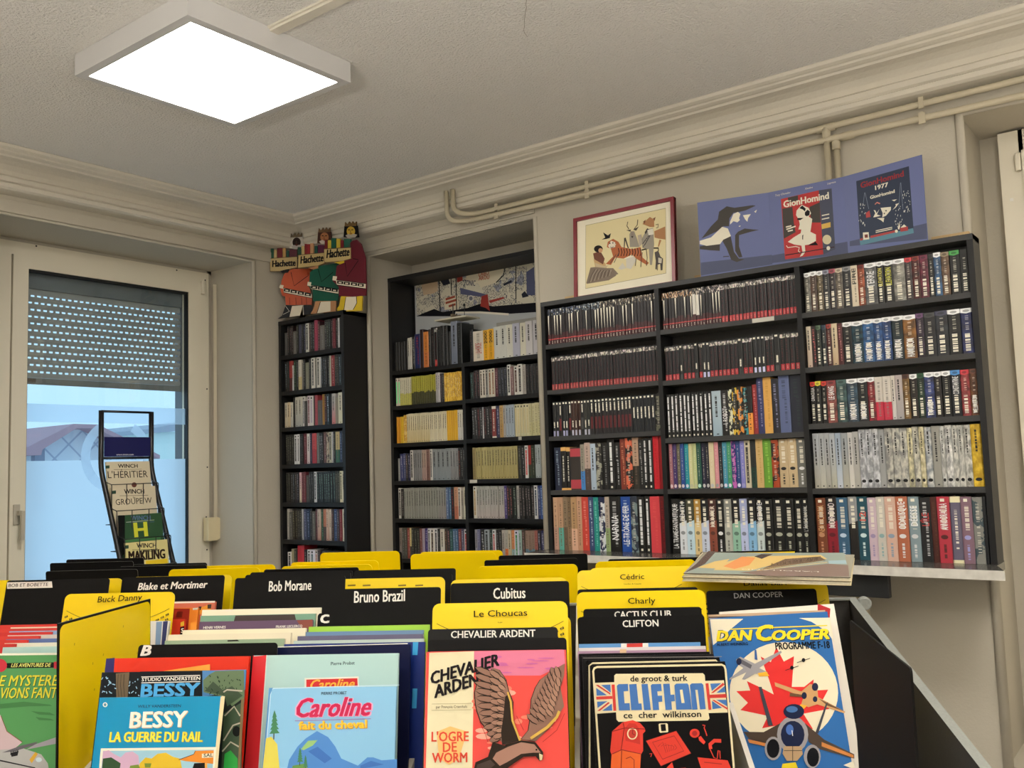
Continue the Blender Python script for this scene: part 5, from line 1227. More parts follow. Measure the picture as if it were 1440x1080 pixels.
def album(label, P, w, c, fn=None, thick=0.008, tilt=T0, roll=0.0, left=True, spine=None, r=0.0, group=None, zoom=None, back=None, pages=True):
    P = Vector(P); h = hgt(P.z, tilt); O, U, V = plane(P, w, h, tilt, roll, left)
    A = Art(O, U, V, 0.28); t = thing('comic_album', label, 'comic album', (0, 0, 0), group); t.matrix_world = A.matrix()
    def put(X, nm): o = X.done(nm, t, place=False); return o
    A.base(w, h, 0.0018, c, r=r, corners=(1, 1, 0, 0) if r else (1, 1, 1, 1))
    if zoom: A.zoom(*zoom)
    if fn: fn(A)
    put(A, 'front_cover')
    if pages:
        B = Art(O, U, V, 0.8); B.local = True; prism(B.bm, [(0.0015, 0.003), (w-0.003, 0.003), (w-0.003, h-0.0025), (0.0015, h-0.0025)], -thick+0.0019, -0.0019, B.mi(M_EDGE)); put(B, 'page_block')
    C = Art(O, U, V, 0.3); C.local = True; C.base(w, h, 0.0, back or c) if False else prism(C.bm, [(0, 0), (w, 0), (w, h), (0, h)], -thick, -thick+0.0018, C.mi(back or c)); put(C, 'back_cover')
    D = Art(O, U, V, 0.3); D.local = True; prism(D.bm, [(-0.0014, 0), (-0.0001, 0), (-0.0001, h), (-0.0014, h)], -thick, 0.0, D.mi(spine or c)); put(D, 'spine')
    return t

# ---- column of the blue-and-red pilot's green album (left)
def art_green(A):
    GRN = (78, 142, 82)
    A.poly((232, 226, 206), [(-400, 118), (690, 106), (690, 124), (-400, 134)])
    A.polys((62, 118, 66), [(0, 540), (200, 520), (420, 545), (440, 556), (240, 560), (0, 580)], [(260, 600), (420, 612), (470, 636), (330, 630)], [(300, 650), (430, 665), (460, 680), (330, 676)])
    A.poly((22, 22, 20), [(58, 195), (460, 188), (460, 234), (58, 238)])
    A.ell((186, 40, 56), 2, 215, 58, 56); A.poly((186, 40, 56), [(455, 183), (640, 180), (640, 240), (455, 243)])
    A.text('LES AVENTURES DE', (94, 229), (427, 225), 29, (226, 222, 120), 0.03, 0.15)
    for tx, x0, x1, y in (('LE MYSTERE DES', -58, 690, 388), ('AVIONS FANTOMES', -62, 690, 492)):
        A.text(tx, (x0+4, y+5), (x1+4, y), 82, (40, 70, 30), 0.02, 0.12); A.text(tx, (x0, y), (x1, y-5), 82, (214, 204, 52), 0.02, 0.12)
    A.poly((196, 172, 176), [(-60, 560), (10, 640), (60, 770), (190, 862), (120, 920), (-60, 940)])
    A.line((120, 60, 50), [(10, 640), (60, 770), (190, 862)], 5)
    A.poly((170, 168, 166), [(-60, 930), (200, 915), (350, 965), (405, 1040), (415, 1100), (-60, 1100)])
    A.polys((96, 92, 98), [(20, 950), (180, 890), (320, 858), (300, 885), (120, 940)]); A.polys((150, 144, 152), [(300, 880), (490, 815), (490, 872), (220, 925)])
    A.polys((40, 38, 40), [(90, 955), (160, 935), (150, 975), (100, 985)], [(0, 1010), (300, 1075), (300, 1085), (0, 1022)])
    A.polys((206, 160, 50), [(250, 1010), (300, 945), (322, 960), (270, 1040)]); A.ell((190, 206, 212), 330, 1010, 26, 20)
    A.text('NAVY', (90, 970), (160, 955), 30, (30, 30, 34), 0.03, 0.2)
g1 = 'comic albums in the leftmost bin column'
P = at_b(81, 918, 1.633)
album('green aviation comic album with yellow title at the left edge of the bin', P+bu*0.045, 0.235, (78, 142, 82), art_green, left=False, zoom=(0, 900, 6), roll=0.5)
tops = [((200, 52, 44), (226, 214, 186)), ((204, 56, 46), (140, 170, 206)), ((196, 48, 42), (210, 200, 190)), ((206, 58, 48), (90, 110, 160)), ((200, 52, 44), (226, 220, 200)), ((198, 50, 44), (176, 206, 200))]
for i, (rc_, wc) in enumerate(tops):
    b = 1.835-i*0.027; yy = 876.5+i*5.6; xx = 128-i*17
    album('red comic album in the stack behind the green aviation album, %s from the back' % ORD[i], at_b(xx-22, yy+0.6, b), 0.225, rc_, left=False, thick=0.007)
    album('%s comic album in the stack behind the green aviation album, %s from the back' % (cname(wc), ORD[i]), at_b(150, yy+3.2, b-0.0125), 0.20, wc, left=False, thick=0.006)
divider('yellow divider lettered in black behind the turned yellow divider', at_b(92, 835.5, 1.99), 0.25, YEL, [('Buck Danny', (139, 847.8), (201.5, 844.2), 8.3, INKB, 0.01, 0.1)], pattern=True)
# turned yellow divider standing sideways with its yellow face to the right
q0, q1 = BP(-0.901, 1.530, 1.31), BP(-0.880, 1.818, 1.31)
A = Art(q0-Vector((0, 0, 0.37)), q1-q0, (0, 0, 1), 0.3); A.base(0.289, 0.37, 0.003, (24, 22, 18)); A.local = True; A.flat(YEL, roundrect(0.0035, 0, 0.2875, 0.366, 0.012))
rr = random.Random(3)
for i in range(9):
    x, y = rr.uniform(.04, .28), rr.uniform(.2, .35); A.line((176, 146, 20), [(x, y), (x+0.001, y+0.004)], 0.002)
tag(A.done('comic_divider'), 'yellow divider turned sideways at the left with a black edge', 'divider')
album('comic album with white, blue and navy stripes right of the turned yellow divider', at_b(238, 873, 1.93), 0.21, (222, 218, 206), lambda A: A.zoom(160, 760, 7.2).polys((124, 150, 178), [(430, 825), (490, 822), (470, 1080), (420, 1080)]).polys((44, 50, 96), [(500, 820), (548, 815), (520, 1080), (480, 1080)]), left=False)
album('orange and red comic album just in front of the black divider with italic white title', at_b(303, 845.8, 2.09), 0.21, (206, 110, 84), lambda A: A.zoom(160, 760, 7.2).polys((232, 226, 214), [(500, 622), (1025, 612), (1025, 630), (500, 640)]).polys((226, 150, 50), [(850, 690), (990, 640), (985, 740), (850, 750)]).polys((60, 40, 36), [(860, 670), (890, 668), (880, 705), (860, 705)], [(950, 650), (990, 645), (985, 690), (950, 690)]), left=False)
album('dark red comic album with orange border in the same column as the italic white title', at_b(279, 854.5, 2.055), 0.20, (226, 130, 44), lambda A: A.zoom(160, 760, 7.2).polys((150, 40, 30), [(500, 690), (770, 690), (750, 920), (500, 940)]).polys((214, 208, 190), [(800, 685), (855, 680), (850, 700), (800, 705)]).polys((110, 28, 24), [(640, 720), (700, 720), (690, 780), (630, 780)]), left=False)
album('small bright red comic album with a black and yellow corner mark', at_b(260, 870.5, 2.02), 0.19, (214, 60, 40), lambda A: A.zoom(160, 760, 7.2).polys((24, 22, 22), [(672, 880), (712, 870), (712, 950), (668, 955)]).polys((232, 190, 60), [(676, 830), (712, 815), (712, 862), (676, 872)]).text('S', (682, 935), (706, 933), 44, WHT, 0.06), left=False)
divider('black divider with white italic two-name title', at_b(172, 812, 2.149), 0.25, BLK, [('Blake et Mortimer', (193.8, 829.9), (291.3, 826.4), 9.6, WHT, 0.035, 0.16)])
divider('plain yellow divider just behind the black italic-titled divider', at_b(185, 811.5, 2.235), 0.255, YEL)
# ---- outermost left column
def boblabel(A, w, h):
    A.zoom(0, 760, 7.2); A.poly((226, 216, 206), [(72, 425), (525, 415), (532, 478), (72, 490)]); A.text('BOB ET BOBETTE', (85, 472), (485, 460), 32, (60, 40, 40), 0.02)
divider('black divider with a white paper label at its upper left', at_b(10, 816.5, 2.10), 0.25, BLK, fn=boblabel)
divider('yellow divider directly behind the black divider with the paper label', at_b(173, 813.0, 2.17), 0.25, YEL, left=False)
divider('yellow divider cut by the left edge behind the paper-labelled black divider', at_b(20, 815.5, 2.22), 0.25, YEL, left=False)
# ---- column of the dog-and-railway album
def art_rail(A):
    TEAL = (10, 134, 178)
    A.polys((222, 204, 160), [(1142, 478), (1178, 474), (1110, 1100), (1080, 1100)])
    A.ell((230, 226, 214), 167, 546, 20).ell((90, 130, 150), 167, 546, 12, 13)
    A.text('WILLY VANDERSTEEN', (443, 572), (805, 566), 22, (22, 50, 70), 0.02)
    A.text('BESSY', (382, 745), (856, 735), 122, (196, 160, 120), 0.045); A.text('BESSY', (375, 740), (850, 730), 122, (236, 230, 214), 0.045)
    A.text('LA GUERRE DU RAIL', (208, 862), (990, 860), 76, (150, 130, 60), 0.045); A.text('LA GUERRE DU RAIL', (203, 859), (985, 857), 76, (232, 214, 60), 0.045)
    A.polys((232, 226, 206), [(132, 915), (1108, 903), (1088, 1100), (115, 1100)])
    A.polys((150, 190, 206), [(150, 935), (1085, 925), (1075, 1100), (135, 1100)])
    A.polys((196, 160, 186), [(150, 940), (200, 930), (240, 960), (300, 990), (340, 950), (400, 940), (450, 975), (460, 1100), (140, 1100)])
    A.polys((206, 172, 40), [(460, 1040), (510, 990), (560, 1000), (610, 960), (680, 950), (740, 985), (800, 1000), (820, 1100), (450, 1100)])
    A.polys((40, 70, 40), [(150, 1000), (220, 990), (300, 1040), (290, 1100), (140, 1100)]); A.polys((110, 130, 50), [(380, 1060), (450, 1050), (470, 1100), (370, 1100)], [(500, 1040), (560, 1040), (550, 1075), (505, 1075)])
    A.polys((214, 130, 40), [(790, 1010), (915, 965), (930, 935), (1085, 930), (1080, 1045), (850, 1022)]); A.polys((26, 22, 22), [(920, 1040), (1010, 1035), (1010, 1100), (900, 1100)]); A.polys((226, 160, 70), [(1010, 1040), (1030, 1040), (1030, 1100), (1010, 1100)])
    A.line((60, 36, 20), [(790, 1010), (915, 965), (930, 935)], 5)
    A.polys((226, 216, 190), [(985, 960), (1082, 955), (1080, 990), (985, 995)]); A.text('SAL', (1000, 988), (1078, 984), 26, (40, 30, 30), 0.03)
album('blue-green comic album with white title and yellow subtitle, frontmost in its column', at_b(141.5, 981, 1.46), 0.198, (10, 134, 178), art_rail, thick=0.009, tilt=13, zoom=(120, 900, 6), back=(222, 204, 160))
def art_forest(A):
    A.polys((26, 30, 34), [(148, 282), (462, 268), (458, 520), (130, 520)], [(462, 266), (990, 258), (985, 520), (458, 520)])
    A.polys((104, 88, 66), [(258, 282), (372, 272), (356, 500), (262, 500)])
    rr = random.Random(5)
    for i in range(26):
        x, y = rr.choice((rr.uniform(145, 250), rr.uniform(365, 450))), rr.uniform(295, 470); A.line((150, 190, 216), [(x, y), (x+rr.uniform(-26, 26), y+rr.uniform(4, 22))], 7)
    for x in (280, 305, 330): A.line((64, 54, 42), [(x, 290), (x-6, 380), (x+4, 480)], 5)
    A.line(WHT, [(475, 312), (972, 298)], 6).line(WHT, [(475, 362), (972, 350)], 6)
    A.text('STUDIO VANDERSTEEN', (478, 348), (970, 336), 27, WHT, 0.03)
    A.text('BESSY', (472, 478), (960, 466), 98, (74, 160, 216), 0.07)
    A.poly((70, 120, 170), [(990, 258), (1360, 250), (1350, 420), (990, 480)])
    A.polys((92, 112, 82), [(995, 340), (1050, 290), (1100, 262), (1340, 255), (1345, 480), (1240, 560), (1180, 480), (1080, 460), (1000, 440)]); A.polys((58, 76, 56), [(1010, 430), (1080, 350), (1160, 420), (1240, 390), (1330, 470), (1200, 560), (1176, 470)], [(1170, 620), (1330, 520), (1320, 1100), (1150, 1100)])
    for i in range(30):
        x, y = rr.uniform(1010, 1320), rr.uniform(280, 460); A.line((40, 58, 44), [(x, y), (x+rr.uniform(-14, 14), y+rr.uniform(8, 20))], 6)
    for q in (((1180, 640), (1260, 560), (1310, 640)), ((1170, 850), (1250, 720), (1310, 700)), ((1160, 940), (1230, 860), (1300, 900)), ((1170, 440), (1200, 420), (1330, 430))): A.line((176, 168, 150), q, 12)
    A.ell((22, 24, 22), 1280, 770, 34, 44); A.polys((44, 150, 62), [(1180, 960), (1230, 930), (1290, 1000), (1290, 1100), (1170, 1100)]); A.polys((120, 100, 66), [(1320, 500), (1345, 480), (1310, 1100), (1290, 1100)])
album('forest comic album with blue title behind the blue-green railway album', at_b(144.5, 945.5, 1.50), 0.240, (34, 38, 38), art_forest, tilt=13, zoom=(120, 900, 6), back=(120, 30, 28))
album('red comic album with navy corner behind the forest album', at_b(150.5, 926, 1.545), 0.247, (216, 46, 20), lambda A: A.polys((44, 40, 96), [(180, 158), (248, 150), (238, 300), (165, 300)]).polys((230, 160, 60), [(640, 265), (1052, 204), (1052, 262)]), tilt=13, zoom=(120, 900, 6), spine=(44, 40, 96))
divider('black divider with a white italic B in its upper left corner', at_b(195, 907, 1.605), 0.25, BLK, fn=lambda A, w, h: A.zoom(120, 900, 6).text('B', (468, 131), (548, 129), 80, WHT, 0.08, 0.2), tilt=13)
cr = (226, 216, 190)
album('pale green comic album edge behind the black B divider', at_b(400, 898, 1.695), 0.225, (150, 170, 140), lambda A: A.polys((40, 34, 30), [(0, 1010), (100, 1005), (120, 1020), (0, 1024)]), left=False, zoom=(320, 760, 7.2), back=cr)
album('cream comic album behind the pale green one, second before the purple album', at_b(409, 889.5, 1.725), 0.235, cr, left=False)
album('cream comic album directly in front of the purple album', at_b(430, 883, 1.76), 0.24, (232, 224, 196), left=False)
album('purple comic album with orange corner and two small white author names', at_b(439.5, 871.3, 1.80), 0.225, (96, 72, 98), lambda A: A.polys((132, 66, 56), [(700, 810), (860, 800), (860, 900), (760, 900)]).zoom(160, 760, 7.2).polys((226, 140, 40), [(780, 832), (838, 828), (836, 905), (772, 908)]).text('HENRI VERNES', (906, 896), (1132, 890), 24, WHT, 0.02).zoom(320, 760, 7.2).text('FRANK LECLERCQ', (490, 886), (756, 878), 24, WHT, 0.02), left=False, zoom=(320, 760, 7.2))
album('green comic album with dark brown panel behind the purple album', at_b(444, 862.8, 1.845), 0.235, (120, 160, 136), lambda A: A.polys((62, 50, 46), [(65, 812), (80, 760), (680, 748), (692, 800), (690, 860), (60, 870)]), left=False, zoom=(320, 760, 7.2), back=cr)
album('tall cream comic album in front of the black divider with narrow white title', at_b(451.5, 854.3, 1.90), 0.25, (236, 228, 204), left=False)
divider('black divider with narrow white title in the third column from the left', at_b(331, 813, 2.04), 0.25, BLK, [('Bob Morane', (378, 831.6), (437.4, 829.4), 14, WHT, 0.02)])
divider('plain black divider second behind the narrow-titled black divider in the third column', at_b(345, 808.5, 2.13), 0.25, BLK)
divider('plain black divider third behind the narrow-titled black divider in the third column', at_b(352, 805.0, 2.20), 0.25, BLK)
# ---- column of the girl-and-pony albums
def art_pony(A):
    A.line((196, 222, 236), [(1328, 380), (270, 408), (250, 420), (242, 470), (190, 1090)], 7)
    A.polys((84, 140, 190), [(232, 405), (262, 404), (240, 460), (186, 1100), (170, 1100)])
    A.polys((74, 130, 196), [(400, 1010), (470, 900), (540, 830), (635, 768), (730, 820), (790, 900), (840, 1000), (980, 1060), (1060, 990), (1110, 990), (1180, 1015), (1310, 1005), (1310, 1100), (380, 1100)])
    A.polys((140, 180, 110), [(500, 920), (560, 850), (640, 845), (600, 890), (520, 930)]); A.polys((54, 104, 176), [(560, 940), (640, 900), (760, 1000), (700, 1040)], [(1000, 1060), (1090, 1020), (1200, 1050), (1000, 1090)])
    A.polys((214, 200, 84), [(205, 830), (250, 815), (300, 880), (320, 1100), (175, 1100)]); A.polys((96, 140, 70), [(430, 1060), (540, 1040), (560, 1100), (420, 1100)])
    for x, y, s in ((278, 590, 1.0), (494, 905, 0.62), (540, 970, 0.5)):
        A.line((70, 60, 40), [(x, y+20*s), (x-8*s, y+250*s)], 9*s)
        for k in range(5): A.poly((62, 122, 84), [(x-2, y+k*34*s), (x+(18+6*k)*s, y+(60+k*34)*s), (x-(20+6*k)*s, y+(66+k*34)*s)])
    A.text('PIERRE PROBST', (672, 463), (886, 456), 22, (30, 40, 60), 0.02)
    A.text('Caroline', (460, 652), (1094, 637), 150, (226, 160, 196), 0.09, 0.35); A.text('Caroline', (466, 650), (1088, 634), 148, (190, 24, 74), 0.045, 0.35)
    A.line((150, 110, 170), [(450, 682), (1090, 664)], 6)
    A.text('fait du cheval', (488, 760), (1058, 744), 62, (196, 140, 40), 0.05); A.text('fait du cheval', (482, 754), (1052, 738), 62, (240, 190, 50), 0.05)
    A.polys((70, 60, 110), [(908, 520), (914, 532), (926, 532), (916, 540), (920, 552), (908, 545), (896, 552), (900, 540), (890, 532), (902, 532)])
album('light blue comic album with red script title and mountains, frontmost in its column', at_b(379, 967.5, 1.505), 0.2085, (134, 186, 220), art_pony, tilt=13, zoom=(340, 900, 6), r=0.004)
def art_teal(A):
    A.polys((206, 42, 48), [(95, 140), (210, 128), (140, 1100), (20, 1100)])
    A.line((206, 212, 204), [(212, 128), (142, 1100)], 8)
    A.text('Pierre Probst', (752, 213), (952, 206), 26, (40, 46, 56), 0.02)
    A.polys((232, 220, 206), [(530, 322), (986, 308), (990, 420), (530, 430)]); A.polys((200, 36, 40), [(545, 334), (975, 322), (980, 420), (545, 430)])
    A.text('Caroline', (580, 420), (950, 408), 80, (240, 170, 60), 0.04, 0.35)
album('pale teal comic album with red spine behind the red script title', at_b(357, 921.8, 1.56), 0.247, (172, 204, 200), art_teal, tilt=13, zoom=(340, 900, 6), spine=(206, 42, 48), thick=0.010)
album('navy comic album behind the pale teal album', at_b(372, 909.5, 1.63), 0.260, (22, 26, 58), lambda A: A.zoom(340, 900, 6).line(WHT, [(200, 62), (1400, 30)], 7), tilt=13)
album('deep blue comic album with cyan patch behind the navy album', at_b(597.5, 902.5, 1.668), 0.255, (22, 44, 118), lambda A: A.zoom(480, 760, 7.2).polys((60, 160, 214), [(725, 1030), (780, 1028), (770, 1160), (720, 1160)], [(720, 1500), (770, 1500), (760, 1700), (715, 1700)]), left=False)
album('pale grey-green comic album third before the lime album', at_b(596, 898, 1.70), 0.24, (186, 200, 192), left=False)
album('grey-purple comic album second before the lime album', at_b(594.5, 891.5, 1.73), 0.235, (98, 94, 120), left=False, back=(200, 190, 196))
album('steel blue comic album directly before the lime album', at_b(595.5, 885.8, 1.76), 0.235, (104, 134, 168), left=False)
album('lime green comic album under the black divider with a white C', at_b(604, 878.3, 1.795), 0.235, (158, 206, 70), left=False)
divider('black divider with a white C in its lower left corner', at_b(447, 862.5, 1.84), 0.262, BLK, [('C', (451.2, 876.2), (462, 875.6), 11, WHT, 0.10)])
divider('black divider with narrow white title behind the C divider', at_b(452, 829, 1.915), 0.25, BLK, [('Bruno Brazil', (498, 847.6), (569.2, 845), 16, WHT, 0.02)])
divider('yellow divider framing the black narrow-titled divider behind the lime album', at_b(474, 814.5, 2.12), 0.25, YEL, fn=lambda A, w, h: [A.line((120, 96, 20), [(x, 823.5), (x+11, 823)], 2) for x in (489, 510, 560, 584)])
divider('plain black divider first behind the yellow divider in the fourth column', at_b(636, 806.5, 2.19), 0.25, BLK, left=False)
divider('plain black divider second behind the yellow divider in the fourth column', at_b(641, 799, 2.255), 0.25, BLK, left=False)
# ---- column of the eagle album
def art_eagle(A):
    A.poly((216, 206, 170), [(262, 108), (640, 95), (625, 1100), (232, 1100)])
    A.polys((206, 112, 140), [(640, 95), (1400, 82), (1408, 200), (1200, 300), (900, 300), (640, 230)])
    rr = random.Random(8)
    for i in range(22):
        x, y = rr.uniform(660, 1330), rr.uniform(330, 1030); A.ell((226, 120, 96) if i % 3 else (236, 160, 140), x, y, rr.uniform(30, 90), rr.uniform(10, 26), 10)
    for i in range(10):
        x, y = rr.uniform(820, 1330), rr.uniform(120, 280); A.ell((190, 96, 150), x, y, rr.uniform(30, 80), rr.uniform(6, 16), 8)
    BRN, DKB, GLD = (134, 98, 82), (44, 34, 28), (196, 158, 70)
    A.text('CHEVALIER', (288, 372), (852, 214), 96, (26, 22, 24), 0.06, 0.3); A.text('ARDENT', (310, 490), (772, 345), 98, (26, 22, 24), 0.06, 0.3)
    A.line((150, 140, 110), [(285, 540), (618, 535), (616, 588), (282, 594)], 3, close=True); A.text('par François Craenhals', (320, 576), (582, 572), 22, (70, 62, 52), 0.0)
    A.polys((232, 176, 108), [(325, 775), (440, 728), (580, 772), (515, 1000), (430, 1052), (345, 1000)])
    for tx, x0, x1, y in (("L'OGRE", 283, 594, 856), ('DE', 380, 494, 945), ('WORM', 288, 582, 1034)): A.text(tx, (x0, y), (x1, y-4), 76, (206, 66, 44), 0.035)
    lw = [(800, 235), (850, 250), (905, 330), (930, 430), (965, 520), (960, 660), (1030, 850), (900, 885), (840, 830), (790, 800), (745, 745), (700, 690), (668, 600), (655, 540), (648, 440), (668, 370), (720, 330), (770, 270)]
    A.poly(DKB, [(p[0]+(8 if p[0] > 820 else -8), p[1]+4) for p in lw]); A.poly(BRN, lw)
    rwing = [(1040, 835), (1100, 760), (1118, 640), (1125, 500), (1160, 400), (1200, 335), (1300, 260), (1405, 200), (1400, 300), (1370, 400), (1400, 560), (1350, 640), (1300, 720), (1160, 855)]
    A.poly(DKB, [(p[0]-7, p[1]+3) for p in rwing]); A.poly(BRN, rwing)
    for i in range(11):                        # long outer feathers, then two rows of coverts
        t = i/10; A.feather(BRN, DKB, 800+60*t, 300+520*t, 205-45*t, 165-70*t+40*math.sin(3.14*t), 52)
    for i in range(10):
        t = i/9; A.feather((146, 108, 90), DKB, 860+15*t, 320+480*t, 215-50*t, 110-30*t, 48)
    for i in range(8):
        t = i/7; A.feather((156, 118, 98), DKB, 900-8*t, 360+400*t, 225-50*t, 70, 40)
    for i in range(10):
        t = i/9; A.feather(BRN, DKB, 1180+150*t, 700-380*t, 218+28*t, 120-20*t, 50)
    for i in range(9):
        t = i/8; A.feather((146, 108, 90), DKB, 1240+120*t, 680-360*t, 222+30*t, 105, 46)
    for i in range(7):
        t = i/6; A.feather((156, 118, 98), DKB, 1300+60*t, 640-250*t, 228+30*t, 80, 40)
    A.poly(DKB, [(905, 480), (940, 450), (958, 560), (972, 690), (1025, 850), (880, 885), (870, 780), (890, 640)])
    A.line(GLD, [(925, 440), (952, 520), (966, 680), (1030, 850)], 16); A.line(GLD, [(1120, 830), (1260, 735), (1340, 650), (1360, 600)], 22)
    A.poly(DKB, [(800, 860), (900, 890), (1040, 845), (1160, 862), (1225, 945), (1222, 1005), (1195, 1020), (1160, 980), (1060, 985), (950, 1060), (900, 1100), (640, 1100), (655, 1030), (760, 985)])
    A.poly((152, 112, 96), [(830, 950), (930, 900), (1040, 862), (1150, 880), (1205, 950), (1140, 950), (1040, 960), (920, 1030), (860, 1060), (800, 1000)])
    A.polys((60, 46, 40), [(670, 1050), (780, 1010), (820, 1050), (760, 1100), (660, 1100)]); A.polys((206, 190, 150), [(1190, 955), (1222, 970), (1215, 1010), (1195, 1015)]); A.ell((20, 16, 14), 1168, 925, 8)
    A.line((150, 30, 30), [(690, 690), (740, 800), (760, 860)], 4).line((150, 30, 30), [(1000, 640), (1060, 760)], 4).line((150, 30, 30), [(1405, 620), (1340, 760), (1220, 860)], 4)
album('red comic album with flying eagle and black slanted title', at_b(600.5, 916.5, 1.497), 0.2215, (214, 70, 62), art_eagle, tilt=15, zoom=(560, 900, 6), r=0.006, spine=(214, 90, 80))
divider('plain black divider right behind the eagle album', at_b(602, 900, 1.60), 0.236, (20, 19, 19), tilt=15)
divider('black divider with bold white capitals above the eagle album', at_b(602, 885, 1.655), 0.229, (34, 33, 33), [('CHEVALIER ARDENT', (634.3, 897.2), (752.8, 895.2), 9.6, WHT, 0.03)], tilt=15)
divider('yellow divider with black two-word title above the eagle album', at_b(608.5, 849, 1.73), 0.249, YEL, [('Le Choucas', (667, 868.2), (741.8, 866.2), 8.7, INKB, 0.015), ('Lax', (701, 876.6), (707, 876.4), 2, INKB)], pattern=True, tilt=15)
divider('yellow divider peeking out right of the two-word yellow divider', at_b(802.5, 866, 1.80), 0.25, YEL, left=False, pattern=True, tilt=15)
divider('black divider with narrow white title behind the two-word yellow divider', at_b(634, 820.5, 1.98), 0.25, BLK, [('Cubitus', (694, 842.3), (738.8, 840.8), 15.2, WHT, 0.02)])
divider('yellow divider edging the black narrow-titled divider of the eagle column', at_b(634, 815.5, 2.05), 0.254, YEL)
# ---- column of the clock album
CREAM, UB, UR = (230, 216, 174), (66, 112, 176), (204, 60, 52)
def art_clock(A):
    A.line(CREAM, [(262, 1100), (205, 262), (215, 238), (240, 228), (1290, 208), (1312, 220), (1322, 250), (1394, 1100)], 17)
    A.polys(CREAM, [(208, 362), (383, 356), (383, 300), (398, 286), (1130, 280), (1146, 296), (1150, 345), (1308, 340), (1340, 612), (1178, 616), (1186, 662), (1172, 678), (420, 690), (402, 672), (398, 610), (234, 622)])
    A.polys(UB, [(272, 380), (350, 376), (354, 446)], [(230, 404), (322, 466), (234, 470)], [(238, 520), (326, 516), (242, 574)], [(280, 598), (362, 536), (366, 596)], [(1192, 368), (1286, 364), (1206, 430)], [(1314, 388), (1324, 440), (1244, 446)], [(1206, 512), (1292, 572), (1212, 584)], [(1242, 504), (1330, 504), (1336, 560)])
    A.polys(UR, [(230, 478), (366, 472), (368, 496), (232, 503)], [(360, 376), (386, 375), (400, 597), (376, 598)], [(226, 380), (246, 378), (350, 448), (350, 462)], [(240, 598), (262, 597), (346, 530), (332, 524)], [(1152, 366), (1177, 364), (1202, 588), (1178, 590)], [(1178, 462), (1326, 455), (1330, 486), (1180, 490)], [(1300, 360), (1314, 376), (1218, 446), (1198, 448)], [(1206, 506), (1226, 505), (1342, 576), (1340, 590)])
    A.polys(UB, [(405, 386), (420, 372), (498, 370), (501, 430), (462, 433), (470, 534), (512, 532), (516, 592), (422, 594)], [(508, 374), (570, 370), (588, 536), (612, 534), (617, 590), (526, 592)], [(612, 372), (665, 370), (692, 590), (634, 592)],
            [(690, 384), (702, 372), (778, 370), (783, 430), (746, 433), (750, 470), (786, 468), (788, 520), (756, 522), (762, 590), (710, 592)], [(795, 370), (850, 368), (858, 462), (890, 460), (894, 515), (864, 518), (870, 588), (815, 590)], [(890, 382), (905, 368), (1000, 366), (1010, 380), (1037, 585), (906, 588)], [(1020, 380), (1036, 366), (1120, 364), (1134, 378), (1154, 583), (1106, 586), (1086, 420), (1066, 420), (1086, 586), (1040, 588)])
    A.poly(CREAM, [(936, 420), (958, 418), (976, 530), (950, 532)])
    A.text('de groot & turk', (520, 350), (1000, 344), 48, (24, 22, 22), 0.03); A.text('ce  cher  wilkinson', (463, 660), (1116, 648), 50, (24, 22, 22), 0.03)
    A.polys(CREAM, [(757, 712), (766, 704), (826, 702), (834, 710), (838, 770), (832, 778), (772, 782), (762, 774)]); A.text('1', (782, 766), (816, 764), 52, (20, 18, 18), 0.08)
    RD, OR, DR = (216, 60, 46), (224, 98, 40), (120, 26, 22)
    A.poly(RD, [(362, 772), (455, 692), (540, 676), (600, 700), (640, 745), (645, 768), (624, 790), (626, 935), (608, 965), (600, 1100), (352, 1100), (360, 965), (348, 935), (365, 770)])
    A.poly(OR, [(362, 968), (445, 930), (604, 962), (600, 1100), (352, 1100)])
    A.poly((190, 48, 38), [(470, 745), (510, 700), (560, 705), (592, 745), (602, 880), (478, 850)]); A.ell(CREAM, 535, 790, 44, 50); A.ell((190, 60, 46), 535, 790, 34, 40)
    for q in (((535, 790), (540, 755)), ((535, 790), (556, 800)), ((455, 692), (468, 742), (440, 930)), ((362, 772), (468, 742), (640, 750)), ((365, 960), (445, 925), (606, 960)), ((445, 930), (440, 1090)), ((480, 1000), (520, 985), (550, 1010), (550, 1090))): A.line(DR, q, 6)
    A.poly(RD, [(650, 850), (905, 766), (1030, 955), (776, 1062)]); A.line(DR, [(650, 850), (905, 766), (1030, 955), (776, 1062)], 5, close=True); A.line(DR, [(705, 862), (888, 808), (968, 935), (790, 1005)], 5, close=True)
    for i in range(6): A.line(DR, [(750+i*28, 900-i*4), (790+i*24, 860+i*10), (820+i*14, 950-i*5)], 3)
    A.ell(RD, 1060, 786, 42, 38).ell((160, 34, 32), 1060, 786, 22, 22); A.poly(RD, [(1092, 820), (1112, 808), (1152, 860), (1136, 880), (1098, 846)])
    A.line(RD, [(1126, 716), (1148, 720), (1140, 740), (1152, 770), (1164, 808)], 9); A.line(RD, [(1196, 918), (1190, 880), (1226, 848), (1284, 850)], 30); A.line(RD, [(1190, 920), (1222, 990), (1250, 1000), (1258, 930), (1272, 935), (1276, 1000)], 8)
    A.poly(RD, [(1084, 988), (1338, 1014), (1375, 1100), (1120, 1100)]); A.line(DR, [(1140, 1030), (1290, 1045)], 5); A.line(RD, [(680, 960), (700, 955), (690, 985)], 7)
    A.polys(RD, [(810, 1090), (870, 1030), (890, 1100)], [(930, 1080), (985, 1075), (990, 1100)])
bk = (18, 17, 18)
rim = lambda y0, y1: (lambda A: A.line(CREAM, [(175, 1100), (172, y0+20), (200, y0), (1240, y1), (1262, y1+22), (1300, 1100)], 15))
T5 = 9
